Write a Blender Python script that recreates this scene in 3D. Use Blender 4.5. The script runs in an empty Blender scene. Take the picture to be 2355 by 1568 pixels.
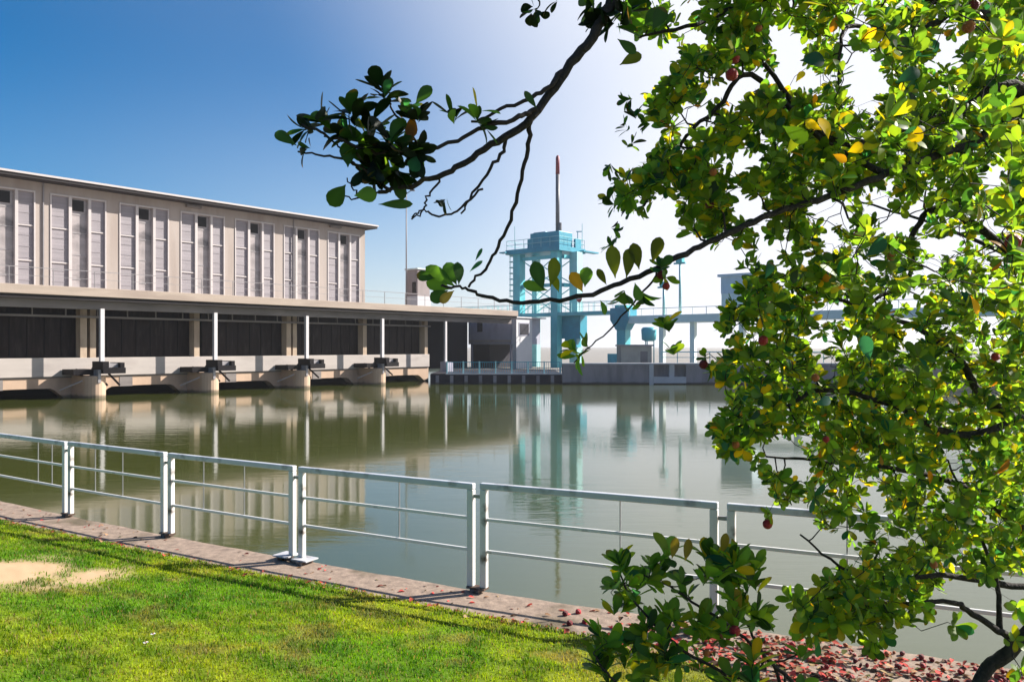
import bpy, math, random
import numpy as np
from mathutils import Vector, Matrix
random.seed(7)
RNG = np.random.default_rng(11)
R = math.radians
scene = bpy.context.scene
COL = scene.collection

# ------------------------------------------------------------------ camera
CAM_H = 2.48            # eye height above the quay paving (quay top is z = 0)
F, CX, HY = 1832.0, 1177.5, 797.0
cam = bpy.data.cameras.new('camera')
cam.lens = 28.0; cam.sensor_width = 36.0
cam.shift_y = 13.0 / 2355.0
cam.clip_start = 0.05; cam.clip_end = 6000
cam_o = bpy.data.objects.new('camera', cam); COL.objects.link(cam_o)
cam_o.location = (0, 0, CAM_H); cam_o.rotation_euler = (R(90), 0, 0)
scene.camera = cam_o

# ------------------------------------------------------------------ sky and sun
SUN_AZ, SUN_EL = R(70), R(33)
world = bpy.data.worlds.new('World'); scene.world = world
world.use_nodes = True
wn = world.node_tree
bg = wn.nodes['Background']
sky = wn.nodes.new('ShaderNodeTexSky'); sky.sky_type = 'NISHITA'
sky.sun_disc = False
sky.sun_elevation = SUN_EL; sky.sun_rotation = SUN_AZ
sky.altitude = 200; sky.air_density = 1.0; sky.dust_density = 1.0; sky.ozone_density = 3.5
hs = wn.nodes.new('ShaderNodeHueSaturation'); hs.inputs['Saturation'].default_value = 1.75
wn.links.new(sky.outputs[0], hs.inputs['Color'])
# bright hazy air around the sun and low over the horizon, mixed into the clear sky
SUN_AZ_V = (math.sin(SUN_AZ) * math.cos(SUN_EL), math.cos(SUN_AZ) * math.cos(SUN_EL), math.sin(SUN_EL))
def wmap(src, a, b, c, d):
    n = wn.nodes.new('ShaderNodeMapRange'); n.interpolation_type = 'SMOOTHSTEP'
    for k, v in zip((1, 2, 3, 4), (a, b, c, d)): n.inputs[k].default_value = v
    wn.links.new(src, n.inputs[0]); return n.outputs[0]
def wmath(op, a, b, clamp=False):
    n = wn.nodes.new('ShaderNodeMath'); n.operation = op; n.use_clamp = clamp
    wn.links.new(a, n.inputs[0]); wn.links.new(b, n.inputs[1]); return n.outputs[0]
tcw = wn.nodes.new('ShaderNodeTexCoord')
dt = wn.nodes.new('ShaderNodeVectorMath'); dt.operation = 'DOT_PRODUCT'; dt.inputs[1].default_value = SUN_AZ_V
wn.links.new(tcw.outputs['Generated'], dt.inputs[0])
sep = wn.nodes.new('ShaderNodeSeparateXYZ'); wn.links.new(tcw.outputs['Generated'], sep.inputs[0])
glow = wmap(dt.outputs['Value'], .22, .70, 0, 1)
low = wmath('MULTIPLY', wmap(sep.outputs['Z'], .34, -.02, 0, .62), wmap(dt.outputs['Value'], -.25, .45, .3, 1))
veil = wmap(dt.outputs['Value'], -.15, .32, 0, .09)
haze_f = wmath('MULTIPLY', wmath('ADD', wmath('ADD', glow, veil), low, True), wmap(sep.outputs['Z'], .42, .72, 1, .1))
mixw = wn.nodes.new('ShaderNodeMix'); mixw.data_type = 'RGBA'
wn.links.new(haze_f, mixw.inputs['Factor']); wn.links.new(hs.outputs[0], mixw.inputs[6])
mixw.inputs[7].default_value = (7.3, 7.5, 8.2, 1)
wn.links.new(mixw.outputs[2], bg.inputs[0])
bg.inputs[1].default_value = 0.055
sun = bpy.data.lights.new('sun', 'SUN'); sun.energy = 5.0; sun.angle = R(0.5); sun.color = (1, .93, .84)
sun_o = bpy.data.objects.new('sun', sun); COL.objects.link(sun_o)
SUN_DIR = Vector((math.sin(SUN_AZ) * math.cos(SUN_EL), math.cos(SUN_AZ) * math.cos(SUN_EL), math.sin(SUN_EL)))
sun_o.rotation_euler = SUN_DIR.to_track_quat('Z', 'Y').to_euler()
scene.view_settings.view_transform = 'Standard'
scene.view_settings.look = 'None'
scene.view_settings.exposure = 1.25
scene.view_settings.gamma = 1.0
scene.cycles.max_bounces = 8
scene.cycles.transparent_max_bounces = 8

# ------------------------------------------------------------------ helpers
def at(px, py, depth):
    return Vector(((px - CX) / F * depth, depth, CAM_H + (HY - py) / F * depth))

def tag(o, label=None, cat=None, group=None, kind=None):
    if label: o['label'] = label
    if cat: o['category'] = cat
    if group: o['group'] = group
    if kind: o['kind'] = kind
    return o

def empty(name, loc=(0, 0, 0), rz=0.0):
    o = bpy.data.objects.new(name, None); COL.objects.link(o)
    o.empty_display_size = .2
    o.location = loc; o.rotation_euler = (0, 0, rz)
    return o

def children(o): return [c for c in bpy.data.objects if c.parent == o]

def copy_tree(o, parent=None):
    c = o.copy(); COL.objects.link(c)
    c.parent = parent
    for ch in children(o): copy_tree(ch, c)
    return c

class MB:
    def __init__(s): s.v = []; s.f = []; s.sm = []
    def add(s, vs, fs, smooth=False):
        b = len(s.v); s.v += [tuple(v) for v in vs]
        s.f += [tuple(b + i for i in f) for f in fs]; s.sm += [smooth] * len(fs)
        return s
    def box(s, x0, x1, y0, y1, z0, z1):
        vs = [(x0,y0,z0),(x1,y0,z0),(x1,y1,z0),(x0,y1,z0),(x0,y0,z1),(x1,y0,z1),(x1,y1,z1),(x0,y1,z1)]
        return s.add(vs, [(0,3,2,1),(4,5,6,7),(0,1,5,4),(1,2,6,5),(2,3,7,6),(3,0,4,7)])
    def prism(s, poly, z0, z1):
        n = len(poly)
        vs = [(x, y, z0) for x, y in poly] + [(x, y, z1) for x, y in poly]
        fs = [tuple(range(n - 1, -1, -1)), tuple(range(n, 2 * n))]
        fs += [(i, (i + 1) % n, n + (i + 1) % n, n + i) for i in range(n)]
        return s.add(vs, fs)
    def tube(s, pts, rad, n=6, cap=True, smooth=True):
        pts = [Vector(p) for p in pts]
        if not hasattr(rad, '__len__'): rad = [rad] * len(pts)
        vs = []; fs = []
        up = Vector((0, 0, 1)); prev = None
        for i, p in enumerate(pts):
            t = (pts[min(i + 1, len(pts) - 1)] - pts[max(i - 1, 0)])
            if t.length < 1e-9: t = Vector((0, 0, 1))
            t.normalize()
            if prev is None:
                a = t.cross(up if abs(t.z) < .95 else Vector((1, 0, 0))).normalized()
            else:
                a = (prev - t * prev.dot(t))
                a = a.normalized() if a.length > 1e-6 else t.orthogonal().normalized()
            prev = a
            b = t.cross(a)
            for k in range(n):
                th = 2 * math.pi * k / n
                vs.append(p + (a * math.cos(th) + b * math.sin(th)) * rad[i])
        m = len(pts)
        for i in range(m - 1):
            for k in range(n):
                k2 = (k + 1) % n
                fs.append((i * n + k, i * n + k2, (i + 1) * n + k2, (i + 1) * n + k))
        if cap:
            fs.append(tuple(range(n - 1, -1, -1))); fs.append(tuple(range((m - 1) * n, m * n)))
        return s.add(vs, fs, smooth)
    def bar(s, p0, p1, r, n=6): return s.tube([p0, p1], r, n, smooth=False)
    def build(s, name, mat, parent=None, bevel=0):
        me = bpy.data.meshes.new(name)
        me.from_pydata(s.v, [], s.f); me.update()
        me.polygons.foreach_set('use_smooth', s.sm)
        me.materials.append(mat)
        o = bpy.data.objects.new(name, me); COL.objects.link(o)
        if parent: o.parent = parent
        if bevel:
            m = o.modifiers.new('bevel', 'BEVEL'); m.width = bevel; m.segments = 2; m.limit_method = 'ANGLE'
        return o

def bx(name, mat, parent, *dims, bevel=0):
    return MB().box(*dims).build(name, mat, parent, bevel)

# ------------------------------------------------------------------ materials
ALB = .72
WATER_Z = CAM_H - 3.4
def new_mat(name):
    m = bpy.data.materials.new(name); m.use_nodes = True
    nt = m.node_tree
    return m, nt, nt.nodes['Principled BSDF']

def mat(name, c, rough=.7, amt=.12, scale=2.0, stretch=(1, 1, 1), dirt=None, dirt_amt=.5, dirt_scale=1.2, dirt_lo=.52, bump=0., bump_scale=30., metal=0., spec=.5, tide=False):
    c = tuple(x * ALB for x in c); dirt = tuple(x * ALB for x in dirt) if dirt else None
    m, nt, p = new_mat(name)
    N = nt.nodes.new; L = nt.links.new
    tc = N('ShaderNodeTexCoord'); mp = N('ShaderNodeMapping'); mp.inputs['Scale'].default_value = stretch
    L(tc.outputs['Object'], mp.inputs[0])
    n1 = N('ShaderNodeTexNoise'); n1.inputs['Scale'].default_value = scale; n1.inputs['Detail'].default_value = 8; n1.inputs['Roughness'].default_value = .65
    L(mp.outputs[0], n1.inputs['Vector'])
    mr = N('ShaderNodeMapRange'); mr.inputs[1].default_value = .3; mr.inputs[2].default_value = .7
    mr.inputs[3].default_value = 1 - amt; mr.inputs[4].default_value = 1 + amt
    L(n1.outputs['Fac'], mr.inputs[0])
    mul = N('ShaderNodeVectorMath'); mul.operation = 'MULTIPLY'; mul.inputs[0].default_value = c
    L(mr.outputs[0], mul.inputs[1])
    out = mul.outputs[0]
    if dirt:
        n2 = N('ShaderNodeTexNoise'); n2.inputs['Scale'].default_value = dirt_scale; n2.inputs['Detail'].default_value = 6
        mp2 = N('ShaderNodeMapping'); mp2.inputs['Scale'].default_value = stretch; mp2.inputs['Location'].default_value = (7, 3, 1)
        L(tc.outputs['Object'], mp2.inputs[0]); L(mp2.outputs[0], n2.inputs['Vector'])
        r2 = N('ShaderNodeMapRange'); r2.inputs[1].default_value = dirt_lo; r2.inputs[2].default_value = dirt_lo + .16; r2.inputs[4].default_value = dirt_amt
        L(n2.outputs['Fac'], r2.inputs[0])
        mx = N('ShaderNodeMix'); mx.data_type = 'RGBA'
        L(r2.outputs[0], mx.inputs['Factor']); L(out, mx.inputs[6]); mx.inputs[7].default_value = (*dirt, 1)
        out = mx.outputs[2]
    if tide:      # algae and damp left by the water on the concrete just above it
        sz = N('ShaderNodeSeparateXYZ'); L(tc.outputs['Object'], sz.inputs[0])
        nz = N('ShaderNodeMath'); nz.operation = 'MULTIPLY_ADD'; nz.inputs[1].default_value = .35
        L(n1.outputs['Fac'], nz.inputs[0]); L(sz.outputs['Z'], nz.inputs[2])
        rz = N('ShaderNodeMapRange'); rz.inputs[1].default_value = WATER_Z + .27; rz.inputs[2].default_value = WATER_Z + .42; rz.inputs[3].default_value = .8; rz.inputs[4].default_value = 0
        L(nz.outputs[0], rz.inputs[0])
        mt = N('ShaderNodeMix'); mt.data_type = 'RGBA'; L(rz.outputs[0], mt.inputs['Factor']); L(out, mt.inputs[6]); mt.inputs[7].default_value = (.05, .048, .025, 1)
        out = mt.outputs[2]
    L(out, p.inputs['Base Color'])
    p.inputs['Roughness'].default_value = rough; p.inputs['Metallic'].default_value = metal
    p.inputs['Specular IOR Level'].default_value = spec
    if bump:
        n3 = N('ShaderNodeTexNoise'); n3.inputs['Scale'].default_value = bump_scale; n3.inputs['Detail'].default_value = 6
        L(tc.outputs['Object'], n3.inputs['Vector'])
        b = N('ShaderNodeBump'); b.inputs['Strength'].default_value = bump; b.inputs['Distance'].default_value = .02
        L(n3.outputs['Fac'], b.inputs['Height']); L(b.outputs[0], p.inputs['Normal'])
    return m

M = {}
M['hall'] = mat('hall_concrete', (.47, .405, .365), .85, .08, .8, (1, 1, .12), (.36, .29, .25), .55, .9, .47)
M['panel'] = mat('grey_louvre', (.33, .30, .325), .6, .16, 1.2, (.25, .25, 5.0), (.26, .24, .26), .5, 1.0)
M['whiteframe'] = mat('white_frame', (.62, .57, .56), .5, .04, 2.)
M['frost'] = mat('slit_glazing', (.42, .38, .38), .25, .25, 1.1, (.6, .6, .9), (.06, .055, .06), .9, .55, .5)
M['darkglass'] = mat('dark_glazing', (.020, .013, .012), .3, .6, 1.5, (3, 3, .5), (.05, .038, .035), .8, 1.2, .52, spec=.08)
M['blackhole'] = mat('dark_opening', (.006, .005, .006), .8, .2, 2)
M['soffit'] = mat('soffit_shade', (.018, .012, .013), .8, .15, 2)  # near-black: the shade under roof and slab is in the colour
M['slab'] = mat('terrace_concrete', (.48, .39, .32), .85, .10, 1.0, (.4, .4, 3), (.33, .25, .21), .6, .5, .5, .3, 20)
M['beam'] = mat('grey_beam', (.26, .23, .22), .8, .15, 1.5, (.3, 1, 1), (.12, .10, .10), .6, .9)
M['parapet'] = mat('parapet_concrete', (.54, .485, .45), .85, .08, .8, (.6, 1, 2), (.36, .31, .29), .5, .7, .55)
M['arch'] = mat('arch_concrete', (.62, .44, .315), .85, .10, .8, (1, 1, .4), (.40, .29, .22), .55, .9, .5, tide=True)
M['pilaster'] = mat('pilaster_concrete', (.58, .45, .33), .85, .10, 1.5, (1, 1, .4), (.32, .22, .16), .5, 1.2)
M['post'] = mat('white_post', (.74, .71, .72), .5, .06, 2)
M['machine'] = mat('dark_machinery', (.009, .007, .009), .6, .3, 3, spec=.15)
M['machine_light'] = mat('grey_machinery', (.36, .34, .35), .5, .2, 3)
M['railgrey'] = mat('grey_rail', (.30, .28, .29), .5, .1, 2)
M['teal'] = mat('teal_paint', (.11, .60, .68), .45, .15, 1.2, (1, 1, .5), (.06, .38, .46), .5, 1.)
M['tealdark'] = mat('teal_shaded_tone', (.02, .34, .48), .45, .15, 1.5)  # deeper copy of the teal, the steel's shaded look in its colour
M['teallight'] = mat('teal_lit_tone', (.45, .82, .84), .5, .1, 1.5)  # paler copy of the teal, the steel's sunlit look in its colour
M['gatewall'] = mat('gatehouse_render', (.50, .50, .60), .85, .10, 1.0, (1, 1, .5), (.24, .23, .29), .5, .8)
M['gatewhite'] = mat('gatehouse_white', (.74, .73, .75), .8, .06, 1.0)
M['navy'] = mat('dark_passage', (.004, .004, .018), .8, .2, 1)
M['palebeam'] = mat('pale_beam', (.86, 1.0, .98), .8, .06, 1.0, (1, 1, .5), (.68, .82, .82), .5, .6)
M['farwall'] = mat('far_wall_concrete', (.30, .27, .29), .9, .16, .7, (1, 1, .25), (.17, .15, .17), .7, 1.2, .5, .2, 10, tide=True)
M['nichewhite'] = mat('pale_block', (.56, .55, .58), .85, .1, 1)
M['tan'] = mat('tan_render', (.52, .48, .40), .9, .12, 1, (1, 1, .5), (.32, .30, .26), .5, 1)
M['mastgrey'] = mat('mast_grey', (.17, .17, .19), .5, .1, 1)
M['mastred'] = mat('mast_red', (.28, .012, .03), .5, .15, 2)
M['bluebox'] = mat('cabin_blue', (.62, .78, .92), .6, .1, 1)
M['red'] = mat('sign_red', (.6, .03, .05), .5, .05, 2)
M['hut'] = mat('hut_cladding', (.36, .30, .29), .8, .15, 1, (1, 1, .3))
M['farground'] = mat('far_gravel', (.30, .28, .25), .95, .2, .5)
M['fence'] = mat('fence_white_paint', (.92, .90, .87), .4, .05, 4, (1, 1, 1), (.06, .035, .025), .95, 5., .60)
M['fencerail'] = mat('fence_grey_paint', (.72, .74, .78), .4, .08, 4, (1, 1, 1), (.03, .025, .025), 1, 3.2, .555)
M['fencewire'] = mat('fence_wire', (.38, .38, .40), .4, .1, 6, metal=.3)
M['rust'] = mat('rusty_steel', (.10, .055, .035), .8, .4, 12, (1, 1, 1), (.30, .29, .30), .7, 14, .5)
M['galv'] = mat('foot_plate', (.60, .60, .63), .5, .15, 8, (1, 1, 1), (.12, .08, .06), .8, 9, .55)
M['bark'] = mat('bark', (.026, .020, .019), .9, .45, 18, (1, 1, .35), (.12, .10, .085), .5, 14, .56, .8, 60)
M['twig'] = mat('twig_bark', (.026, .019, .018), .9, .35, 25)
M['fruit_red'] = mat('red_fruit', (.66, .016, .035), .45, .25, 60, (1, 1, 1), (.66, .12, .04), .5, 30, .55, .9, 260)
M['fruit_dark'] = mat('dark_red_fruit', (.26, .008, .016), .5, .3, 60, bump=.9, bump_scale=260)
M['fruit_orange'] = mat('orange_fruit', (.72, .20, .04), .45, .3, 50, (1, 1, 1), (.45, .03, .02), .6, 25, .5, .9, 260)
M['petal'] = mat('daisy_petal', (.8, .8, .8), .6, .05, 5)

def attr_mat(name, rough, transl, tint, spec=.5, bumpless=True):
    m, nt, p = new_mat(name)
    N = nt.nodes.new; L = nt.links.new
    a = N('ShaderNodeAttribute'); a.attribute_name = 'col'
    L(a.outputs['Color'], p.inputs['Base Color'])
    p.inputs['Roughness'].default_value = rough
    p.inputs['Specular IOR Level'].default_value = spec
    if transl:
        t = N('ShaderNodeBsdfTranslucent'); mul = N('ShaderNodeVectorMath'); mul.operation = 'MULTIPLY'
        mul.inputs[1].default_value = tint
        L(a.outputs['Color'], mul.inputs[0]); L(mul.outputs[0], t.inputs['Color'])
        mx = N('ShaderNodeMixShader'); mx.inputs[0].default_value = transl
        L(p.outputs[0], mx.inputs[1]); L(t.outputs[0], mx.inputs[2])
        L(mx.outputs[0], nt.nodes['Material Output'].inputs['Surface'])
    return m
M['leaf'] = attr_mat('leaf', .45, .56, (2.35, 2.35, .8), .3)
M['grass'] = attr_mat('grass_blade', .6, .40, (1.9, 1.7, .8), .25)
M['lawn'] = attr_mat('lawn_soil', .95, 0, None, .1)
M['litter'] = attr_mat('dry_litter', .8, .2, (1.3, 1.1, .9), .2)

# water: murky green body with a gloss coat and long low ripples
def water_mat():
    m, nt, p = new_mat('murky_water')
    N = nt.nodes.new; L = nt.links.new
    tc = N('ShaderNodeTexCoord')
    n0 = N('ShaderNodeTexNoise'); n0.inputs['Scale'].default_value = .06; n0.inputs['Detail'].default_value = 4
    L(tc.outputs['Object'], n0.inputs['Vector'])
    cr = N('ShaderNodeMix'); cr.data_type = 'RGBA'
    L(n0.outputs['Fac'], cr.inputs['Factor'])
    cr.inputs[6].default_value = (.050, .060, .009, 1); cr.inputs[7].default_value = (.062, .074, .016, 1)
    L(cr.outputs[2], p.inputs['Base Color'])
    p.inputs['Roughness'].default_value = .06
    p.inputs['IOR'].default_value = 1.85
    mp = N('ShaderNodeMapping'); mp.inputs['Scale'].default_value = (.45, 1.7, 1); mp.inputs['Rotation'].default_value = (0, 0, R(12))
    L(tc.outputs['Object'], mp.inputs[0])
    n1 = N('ShaderNodeTexNoise'); n1.inputs['Scale'].default_value = 1.6; n1.inputs['Detail'].default_value = 3
    L(mp.outputs[0], n1.inputs['Vector'])
    n2 = N('ShaderNodeTexNoise'); n2.inputs['Scale'].default_value = 7; n2.inputs['Detail'].default_value = 2
    L(mp.outputs[0], n2.inputs['Vector'])
    # calm and ruffled areas
    n3 = N('ShaderNodeTexNoise'); n3.inputs['Scale'].default_value = .09; n3.inputs['Detail'].default_value = 2
    L(tc.outputs['Object'], n3.inputs['Vector'])
    mr = N('ShaderNodeMapRange'); mr.inputs[1].default_value = .42; mr.inputs[2].default_value = .62; mr.inputs[3].default_value = .12; mr.inputs[4].default_value = .55
    L(n3.outputs['Fac'], mr.inputs[0])
    ad = N('ShaderNodeMath'); ad.operation = 'MULTIPLY_ADD'; ad.inputs[1].default_value = .25
    L(n2.outputs['Fac'], ad.inputs[0]); L(n1.outputs['Fac'], ad.inputs[2])
    b = N('ShaderNodeBump'); b.inputs['Distance'].default_value = .012
    L(mr.outputs[0], b.inputs['Strength']); L(ad.outputs[0], b.inputs['Height'])
    L(b.outputs[0], p.inputs['Normal'])
    return m
M['water'] = water_mat()

def quay_mat():
    m, nt, p = new_mat('quay_concrete')
    N = nt.nodes.new; L = nt.links.new
    tc = N('ShaderNodeTexCoord')
    n1 = N('ShaderNodeTexNoise'); n1.inputs['Scale'].default_value = 9; n1.inputs['Detail'].default_value = 9; n1.inputs['Roughness'].default_value = .7
    L(tc.outputs['Object'], n1.inputs['Vector'])
    cr = N('ShaderNodeValToRGB')
    cr.color_ramp.elements[0].position = .28; cr.color_ramp.elements[0].color = (.13, .093, .070, 1)
    cr.color_ramp.elements[1].position = .72; cr.color_ramp.elements[1].color = (.36, .27, .205, 1)
    L(n1.outputs['Fac'], cr.inputs[0])
    # moss and damp
    n2 = N('ShaderNodeTexNoise'); n2.inputs['Scale'].default_value = 1.1; n2.inputs['Detail'].default_value = 7
    L(tc.outputs['Object'], n2.inputs['Vector'])
    mr = N('ShaderNodeMapRange'); mr.inputs[1].default_value = .56; mr.inputs[2].default_value = .66; mr.inputs[4].default_value = .75
    L(n2.outputs['Fac'], mr.inputs[0])
    mx = N('ShaderNodeMix'); mx.data_type = 'RGBA'
    L(mr.outputs[0], mx.inputs['Factor']); L(cr.outputs[0], mx.inputs[6]); mx.inputs[7].default_value = (.06, .048, .018, 1)
    L(mx.outputs[2], p.inputs['Base Color'])
    p.inputs['Roughness'].default_value = .9
    b = N('ShaderNodeBump'); b.inputs['Strength'].default_value = .6; b.inputs['Distance'].default_value = .02
    L(n1.outputs['Fac'], b.inputs['Height']); L(b.outputs[0], p.inputs['Normal'])
    return m
M['quay'] = quay_mat()

# ------------------------------------------------------------------ numpy value noise
_perm = RNG.random((256, 256))
def vnoise(x, y):
    x = np.asarray(x, float); y = np.asarray(y, float)
    xi = np.floor(x).astype(int); yi = np.floor(y).astype(int)
    fx = x - xi; fy = y - yi
    fx = fx * fx * (3 - 2 * fx); fy = fy * fy * (3 - 2 * fy)
    g = lambda a, b: _perm[a & 255, b & 255]
    return (g(xi, yi) * (1 - fx) + g(xi + 1, yi) * fx) * (1 - fy) + (g(xi, yi + 1) * (1 - fx) + g(xi + 1, yi + 1) * fx) * fy
def fbm(x, y, o=4):
    s = 0; a = .5; t = 0
    for k in range(o):
        s = s + a * vnoise(x * 2 ** k + 17 * k, y * 2 ** k + 5 * k); t += a; a *= .55
    return s / t

# ------------------------------------------------------------------ setting
WATER_Z = CAM_H - 3.4
FP = [(-8.5, 12.95), (-6.48, 11.62), (-4.50, 10.40), (-2.49, 9.23), (-.35, 8.06), (1.86, 7.03), (4.02, 6.02)]   # fence line
def line_y(x, pts):
    xs = [p[0] for p in pts]; ys = [p[1] for p in pts]
    if x < xs[0]: return ys[0] + (x - xs[0]) * (ys[1] - ys[0]) / (xs[1] - xs[0])
    if x > xs[-1]: return ys[-1] + (x - xs[-1]) * (ys[-1] - ys[-2]) / (xs[-1] - xs[-2])
    return float(np.interp(x, xs, ys))
def quay_far(x): return line_y(x, FP) + .07
_gx = [-30, -7.25, -5.04, -3.3, -1.66, -.31, .83, 1.8, 3.0, 12]
_gy = [25.0, 11.30, 9.98, 8.94, 8.08, 7.32, 6.70, 5.95, 5.1, -0.5]
def quay_near(x): return float(np.interp(x, _gx, _gy))
def np_near(x): return np.interp(x, _gx, _gy)
def lawn_h(x, y):
    dist = np.maximum((np_near(x) - y) * .87, 0)
    t = np.clip(dist / 6.5, 0, 1)
    h = .87 * (t * t * (3 - 2 * t) * .35 + t * .65)
    return .02 + h + .05 * (fbm(x * .8, y * .8) - .5) * np.clip(dist * 2, 0, 1)

wx = [(-700, line_y(-40, FP)), (-40, line_y(-40, FP))] + [(x, quay_far(x) - .05) for x in np.linspace(-39, 10, 30)] + [(40, quay_far(10) - 15), (700, -40), (700, 74), (-7.0, 74), (-7.0, 130), (-700, 130)]
wm = MB(); wm.add([(x, y, WATER_Z) for x, y in wx], [tuple(range(len(wx)))])
tag(wm.build('water', M['water']), kind='structure')
bm_ = MB(); bm_.add([(x, y, WATER_Z - 2) for x, y in [(-4000, -4000), (4000, -4000), (4000, 4000), (-4000, 4000)]], [(0, 1, 2, 3)])
tag(bm_.build('ground', M['farground']), kind='structure')
g = MB(); g.prism([(-7.3, 73), (5.0, 73), (5.0, 73.2), (3000, 73.2), (3000, 3000), (-3000, 3000), (-3000, 130), (-7.3, 130)], WATER_Z - 1, .02)
tag(g.build('far_bank', M['farground']), kind='structure')

# quay strip: slab with a worn edge
q = MB(); xs = np.linspace(-22, 11, 160); top = []; vs = []; fs = []
for i, x in enumerate(xs):
    yf = quay_far(x) + .018 * math.sin(x * 9.1) * math.sin(x * 3.3); yn = quay_near(x) - .6
    vs += [(x, yn, 0), (x, yf - .03, 0.0), (x, yf, -.02), (x, yf, WATER_Z - 1.5)]
for i in range(len(xs) - 1):
    a = 4 * i; b = a + 4
    fs += [(a, b, b + 1, a + 1), (a + 1, b + 1, b + 2, a + 2), (a + 2, b + 2, b + 3, a + 3)]
q.add(vs, fs)
tag(q.build('quay', M['quay']), kind='structure')

# lawn base
def sand_mask(x, y):
    d = np.sqrt(((x + 5.4) / 1.5) ** 2 + ((y - 8.05) / .75) ** 2)
    m1 = np.clip((1.15 - d + (fbm(x * 2.2, y * 2.2) - .5) * 1.1) * 2.2, 0, 1)
    return m1
def grass_rgb(x, y):
    n = fbm(x * .9 + 3, y * .9, 4); n2 = fbm(x * 2.6, y * 2.6 + 9, 3)
    t = np.clip((n - .38) * 3.2, 0, 1)[:, None]
    a = np.array([.145, .330, .008]); b = np.array([.34, .43, .014]); c = np.array([.30, .24, .07])
    col = a * (1 - t) + b * t
    t2 = np.clip((n2 - .58) * 4, 0, .65)[:, None]
    right = np.clip((x - .2) / 1.4, 0, .45)[:, None]
    tt = np.clip(t2 + right, 0, .8)
    n5 = np.clip((fbm(x * 6.5, y * 6.5, 3) - .45) * 4, -.35, .8)[:, None]
    col = col * (1 - tt) + c * tt
    return col * (1 - .5 * np.clip(n5, 0, 1) * np.array([1.2, .8, .9])) * (1 + .45 * np.clip(-n5, 0, 1))
xs = np.arange(-16, 7.01, .12); N_ = 90
vs = []; 
for x in xs:
    yn = quay_near(x)
    for k in range(N_):
        vs.append((x, yn - (k / (N_ - 1)) ** 1.3 * 13.5))
vs = np.array(vs); hz = lawn_h(vs[:, 0], vs[:, 1])
edge = np.tile(np.arange(N_) == 0, len(xs)); hz[edge] = -.02
V = np.column_stack([vs, hz])
fs = [(i * N_ + k, i * N_ + k + 1, (i + 1) * N_ + k + 1, (i + 1) * N_ + k) for i in range(len(xs) - 1) for k in range(N_ - 1)]
def attr_mesh(name, V, fs, col, matl, parent=None, smooth=True):
    me = bpy.data.meshes.new(name)
    me.from_pydata(V.tolist() if hasattr(V, 'tolist') else V, [], fs); me.update()
    at_ = me.attributes.new('col', 'FLOAT_COLOR', 'POINT')
    at_.data.foreach_set('color', np.column_stack([col * ALB, np.ones(len(col))]).astype(np.float32).ravel())
    if smooth: me.polygons.foreach_set('use_smooth', [True] * len(me.polygons))
    me.materials.append(matl)
    o = bpy.data.objects.new(name, me); COL.objects.link(o)
    if parent: o.parent = parent
    return o
sm_ = sand_mask(vs[:, 0], vs[:, 1])[:, None]
soil = grass_rgb(vs[:, 0], vs[:, 1]) * .55 + np.array([.03, .022, .008])
soil = soil * (1 - sm_) + np.array([.60, .42, .25]) * sm_ * (0.8 + .4 * fbm(vs[:, 0] * 8, vs[:, 1] * 8))[:, None]
tag(attr_mesh('lawn', V, fs, soil, M['lawn']), kind='structure')

# grass blades
def make_blades(n, xr, yr, hmin, hmax, near_bias=0):
    x = RNG.uniform(*xr, n); y = RNG.uniform(*yr, n)
    ok = (y < np_near(x) + .07 * (fbm(x * 5, y * 5) - .3)) & (np.abs(x) < y * .70 + 2.6)
    ok &= RNG.random(n) > sand_mask(x, y) * 1.02
    x = x[ok]; y = y[ok]; n = len(x)
    z = lawn_h(x, y)
    h = RNG.uniform(hmin, hmax, n) * (.45 + .5 * fbm(x * 1.7, y * 1.7) + 1.5 * np.clip(fbm(x * 6.5, y * 6.5, 3) - .42, 0, 1))
    az = RNG.uniform(0, 2 * np.pi, n); lean = RNG.uniform(.1, .9, n) * h
    wd = RNG.uniform(.0018, .0036, n) * (1 + .08 * y)
    waz = RNG.uniform(0, 2 * np.pi, n)
    dx, dy = np.cos(waz) * wd, np.sin(waz) * wd
    lx, ly = np.cos(az) * lean, np.sin(az) * lean
    P = np.empty((n, 5, 3))
    P[:, 0] = np.column_stack([x - dx, y - dy, z - .005]); P[:, 1] = np.column_stack([x + dx, y + dy, z - .005])
    P[:, 2] = np.column_stack([x - dx * .8 + lx * .35, y - dy * .8 + ly * .35, z + h * .6])
    P[:, 3] = np.column_stack([x + dx * .8 + lx * .35, y + dy * .8 + ly * .35, z + h * .6])
    P[:, 4] = np.column_stack([x + lx, y + ly, z + h])
    base = grass_rgb(x, y) * RNG.uniform(.65, 1.35, n)[:, None]
    dry = RNG.random(n) < .10
    base[dry] = np.array([.34, .27, .11]) * RNG.uniform(.7, 1.2, dry.sum())[:, None]
    C = np.repeat(base[:, None, :], 5, axis=1)
    idx = np.arange(n) * 5
    fs = np.concatenate([np.column_stack([idx, idx + 1, idx + 3]), np.column_stack([idx, idx + 3, idx + 2]), np.column_stack([idx + 2, idx + 3, idx + 4])])
    return P.reshape(-1, 3), fs.tolist(), C.reshape(-1, 3)
P_, f_, c_ = make_blades(640000, (-12.5, 4.5), (2.6, 14), .014, .040)
tag(attr_mesh('grass', P_, f_, c_, M['grass'], smooth=False), kind='stuff')

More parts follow.
